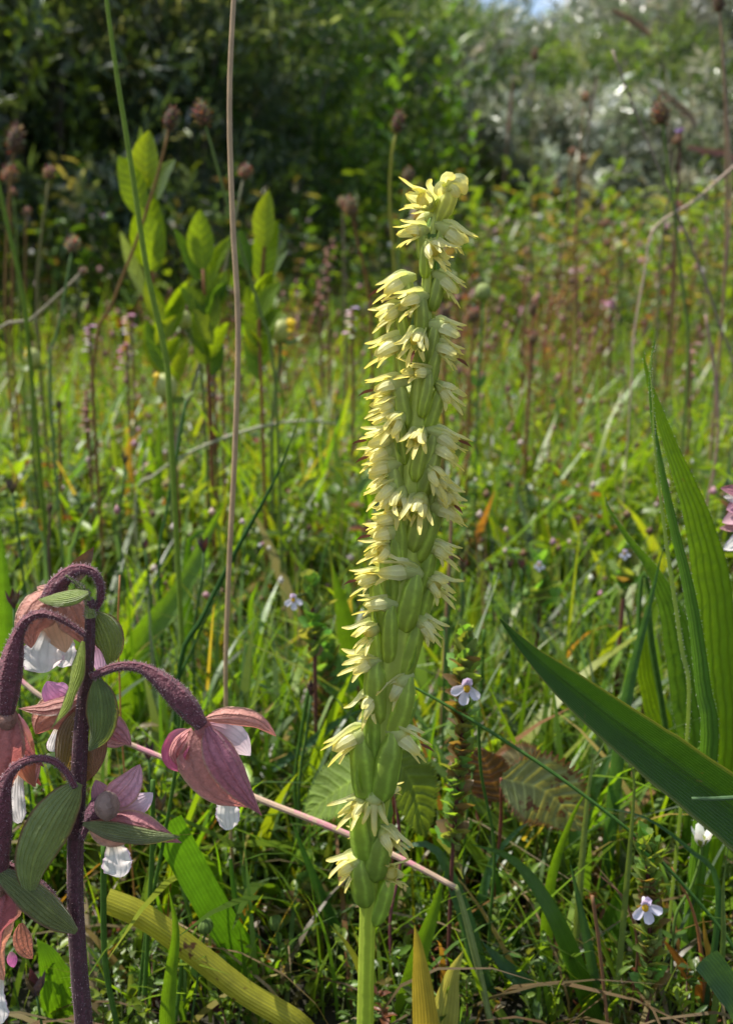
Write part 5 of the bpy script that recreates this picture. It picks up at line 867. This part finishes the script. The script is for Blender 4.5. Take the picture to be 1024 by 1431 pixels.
# G: flower behind the stem, middle
fg = hflower(104, 985, 4, 16, (.4, .2, .16))
hp('petal', 104, 978, 66, 952, 40, 4, 3, 6, 3, roll=.1, cup=-.4, col=(.74, .34, .58), parent=fg); hp('sepal', 112, 972, 26, 990, 30, 2, 1, 2, 6, roll=.6, cup=-.6, col=(.34, .15, .12), parent=fg, prof='lance'); hp('sepal', 108, 982, 50, 1026, 58, 3, 3, -8, 5, cup=-.4, col=(.42, .17, .11), parent=fg); hp('sepal', 138, 998, 184, 1042, 34, 3, 2, 2, 6, roll=.3, cup=-.6, col=(.42, .17, .20), parent=fg); hp('sepal', 136, 1010, 176, 1040, 30, 4, 3, -4, 3, col=(.5, .24, .24), parent=fg); hp('lip', 84, 1010, 72, 1050, 22, 6, 6, 0, 1, prof='spoon', parent=fg); hp('petal', 120, 950, 105, 970, 24, 5, 5, 0, 1, col=(.6, .3, .35), parent=fg)
# bracts
hp('bract', 124, 828, 54, 838, 24, -3, -4, 2, 4, roll=.3, cup=-.3, col=(.24, .32, .07), nv=20); hp('bract', 134, 856, 152, 932, 44, 1, 0, 10, 4, roll=.1, cup=-.5, col=(.17, .21, .05)); hp('bract', 116, 896, 72, 1018, 26, -3, -4, 6, 8, roll=.5, cup=-.5, col=(.26, .33, .05), twist=.8, wave=.15); hp('bract', 136, 948, 124, 1050, 44, -3, -3, 14, 8, roll=.1, cup=-.35, col=(.12, .17, .06)); hp('bract', 108, 996, 90, 1092, 46, 1, 2, 0, 6, roll=.2, cup=-.3, col=(.18, .12, .06)); hp('bract', 138, 1000, 118, 1094, 30, 0, 1, 6, 5, roll=.5, cup=-.4, col=(.24, .12, .09))
hp('bract', 110, 1094, 42, 1258, 62, -4, -5, -14, 12, roll=-.1, cup=-.35, nv=34, col=(.19, .25, .09)); hp('bract', 116, 1152, 252, 1170, 30, -4, -4, -4, 8, roll=.5, cup=-.5, nv=26, col=(.17, .21, .08)); hp('bract', 108, 1302, -20, 1206, 42, -4, -5, -10, 8, roll=.25, cup=-.5, nv=28, col=(.14, .17, .06))
h = obj('hairs', hairs_on(fuzz, .00034, col=(.62, .45, .48), th=.000022), M['hair'], hell); tag(h, kind='stuff')
# second helleborine, cut off by the right edge
DR = .2; rr = Vector((P(1060, 1000, DR).x, DR, 0)); h2 = thing('marsh_helleborine', 'pink and white helleborine flowers just entering at the right edge', 'orchid', rr)
obj('stem', MB().tube([rr, P(1058, 900, DR), P(1050, 700, DR), P(1040, 640, DR)], [.0014, .0012, .001, .0006], n=16, seg=10, col=PUR), M['hell_stem'], h2)
_h = hell; hell = h2; DHs = DH; DH = DR
for a_ in [('sepal', 1050, 690, 1006, 682, 20, SP_), ('lip', 1052, 702, 1010, 694, 22, None), ('petal', 1050, 712, 1008, 730, 26, (.6, .35, .4)), ('lip', 1050, 745, 1010, 768, 30, None), ('sepal', 1052, 735, 1004, 738, 16, (.4, .2, .2)), ('petal', 1050, 700, 1014, 712, 30, (.45, .22, .3))]:
    hp(a_[0], *a_[1:6], roll=.3, col=a_[6], belly=3)
hell = _h; DH = DHs
seen = {}
for o in sc.objects:
    if o.parent is None and o.get('category'): seen.setdefault((o.get('group'), o['label']), []).append(o)
ORD = ['leftmost', 'second from left', 'third from left', 'fourth from left', 'fifth from left', 'sixth from left', 'seventh from left', 'eighth from left', 'ninth from left', 'tenth from left', 'eleventh from left']
for (g_, lb), os_ in seen.items():
    if 1 < len(os_) <= 11 and g_:
        os_.sort(key=lambda o: o.location.x / max(.05, o.location.y))
        for k, o in enumerate(os_): o['label'] = (ORD[k] if k < len(os_) - 1 else 'rightmost') + ' ' + lb
print('tris', sum(len(o.data.polygons) for o in sc.objects if o.type == 'MESH'))
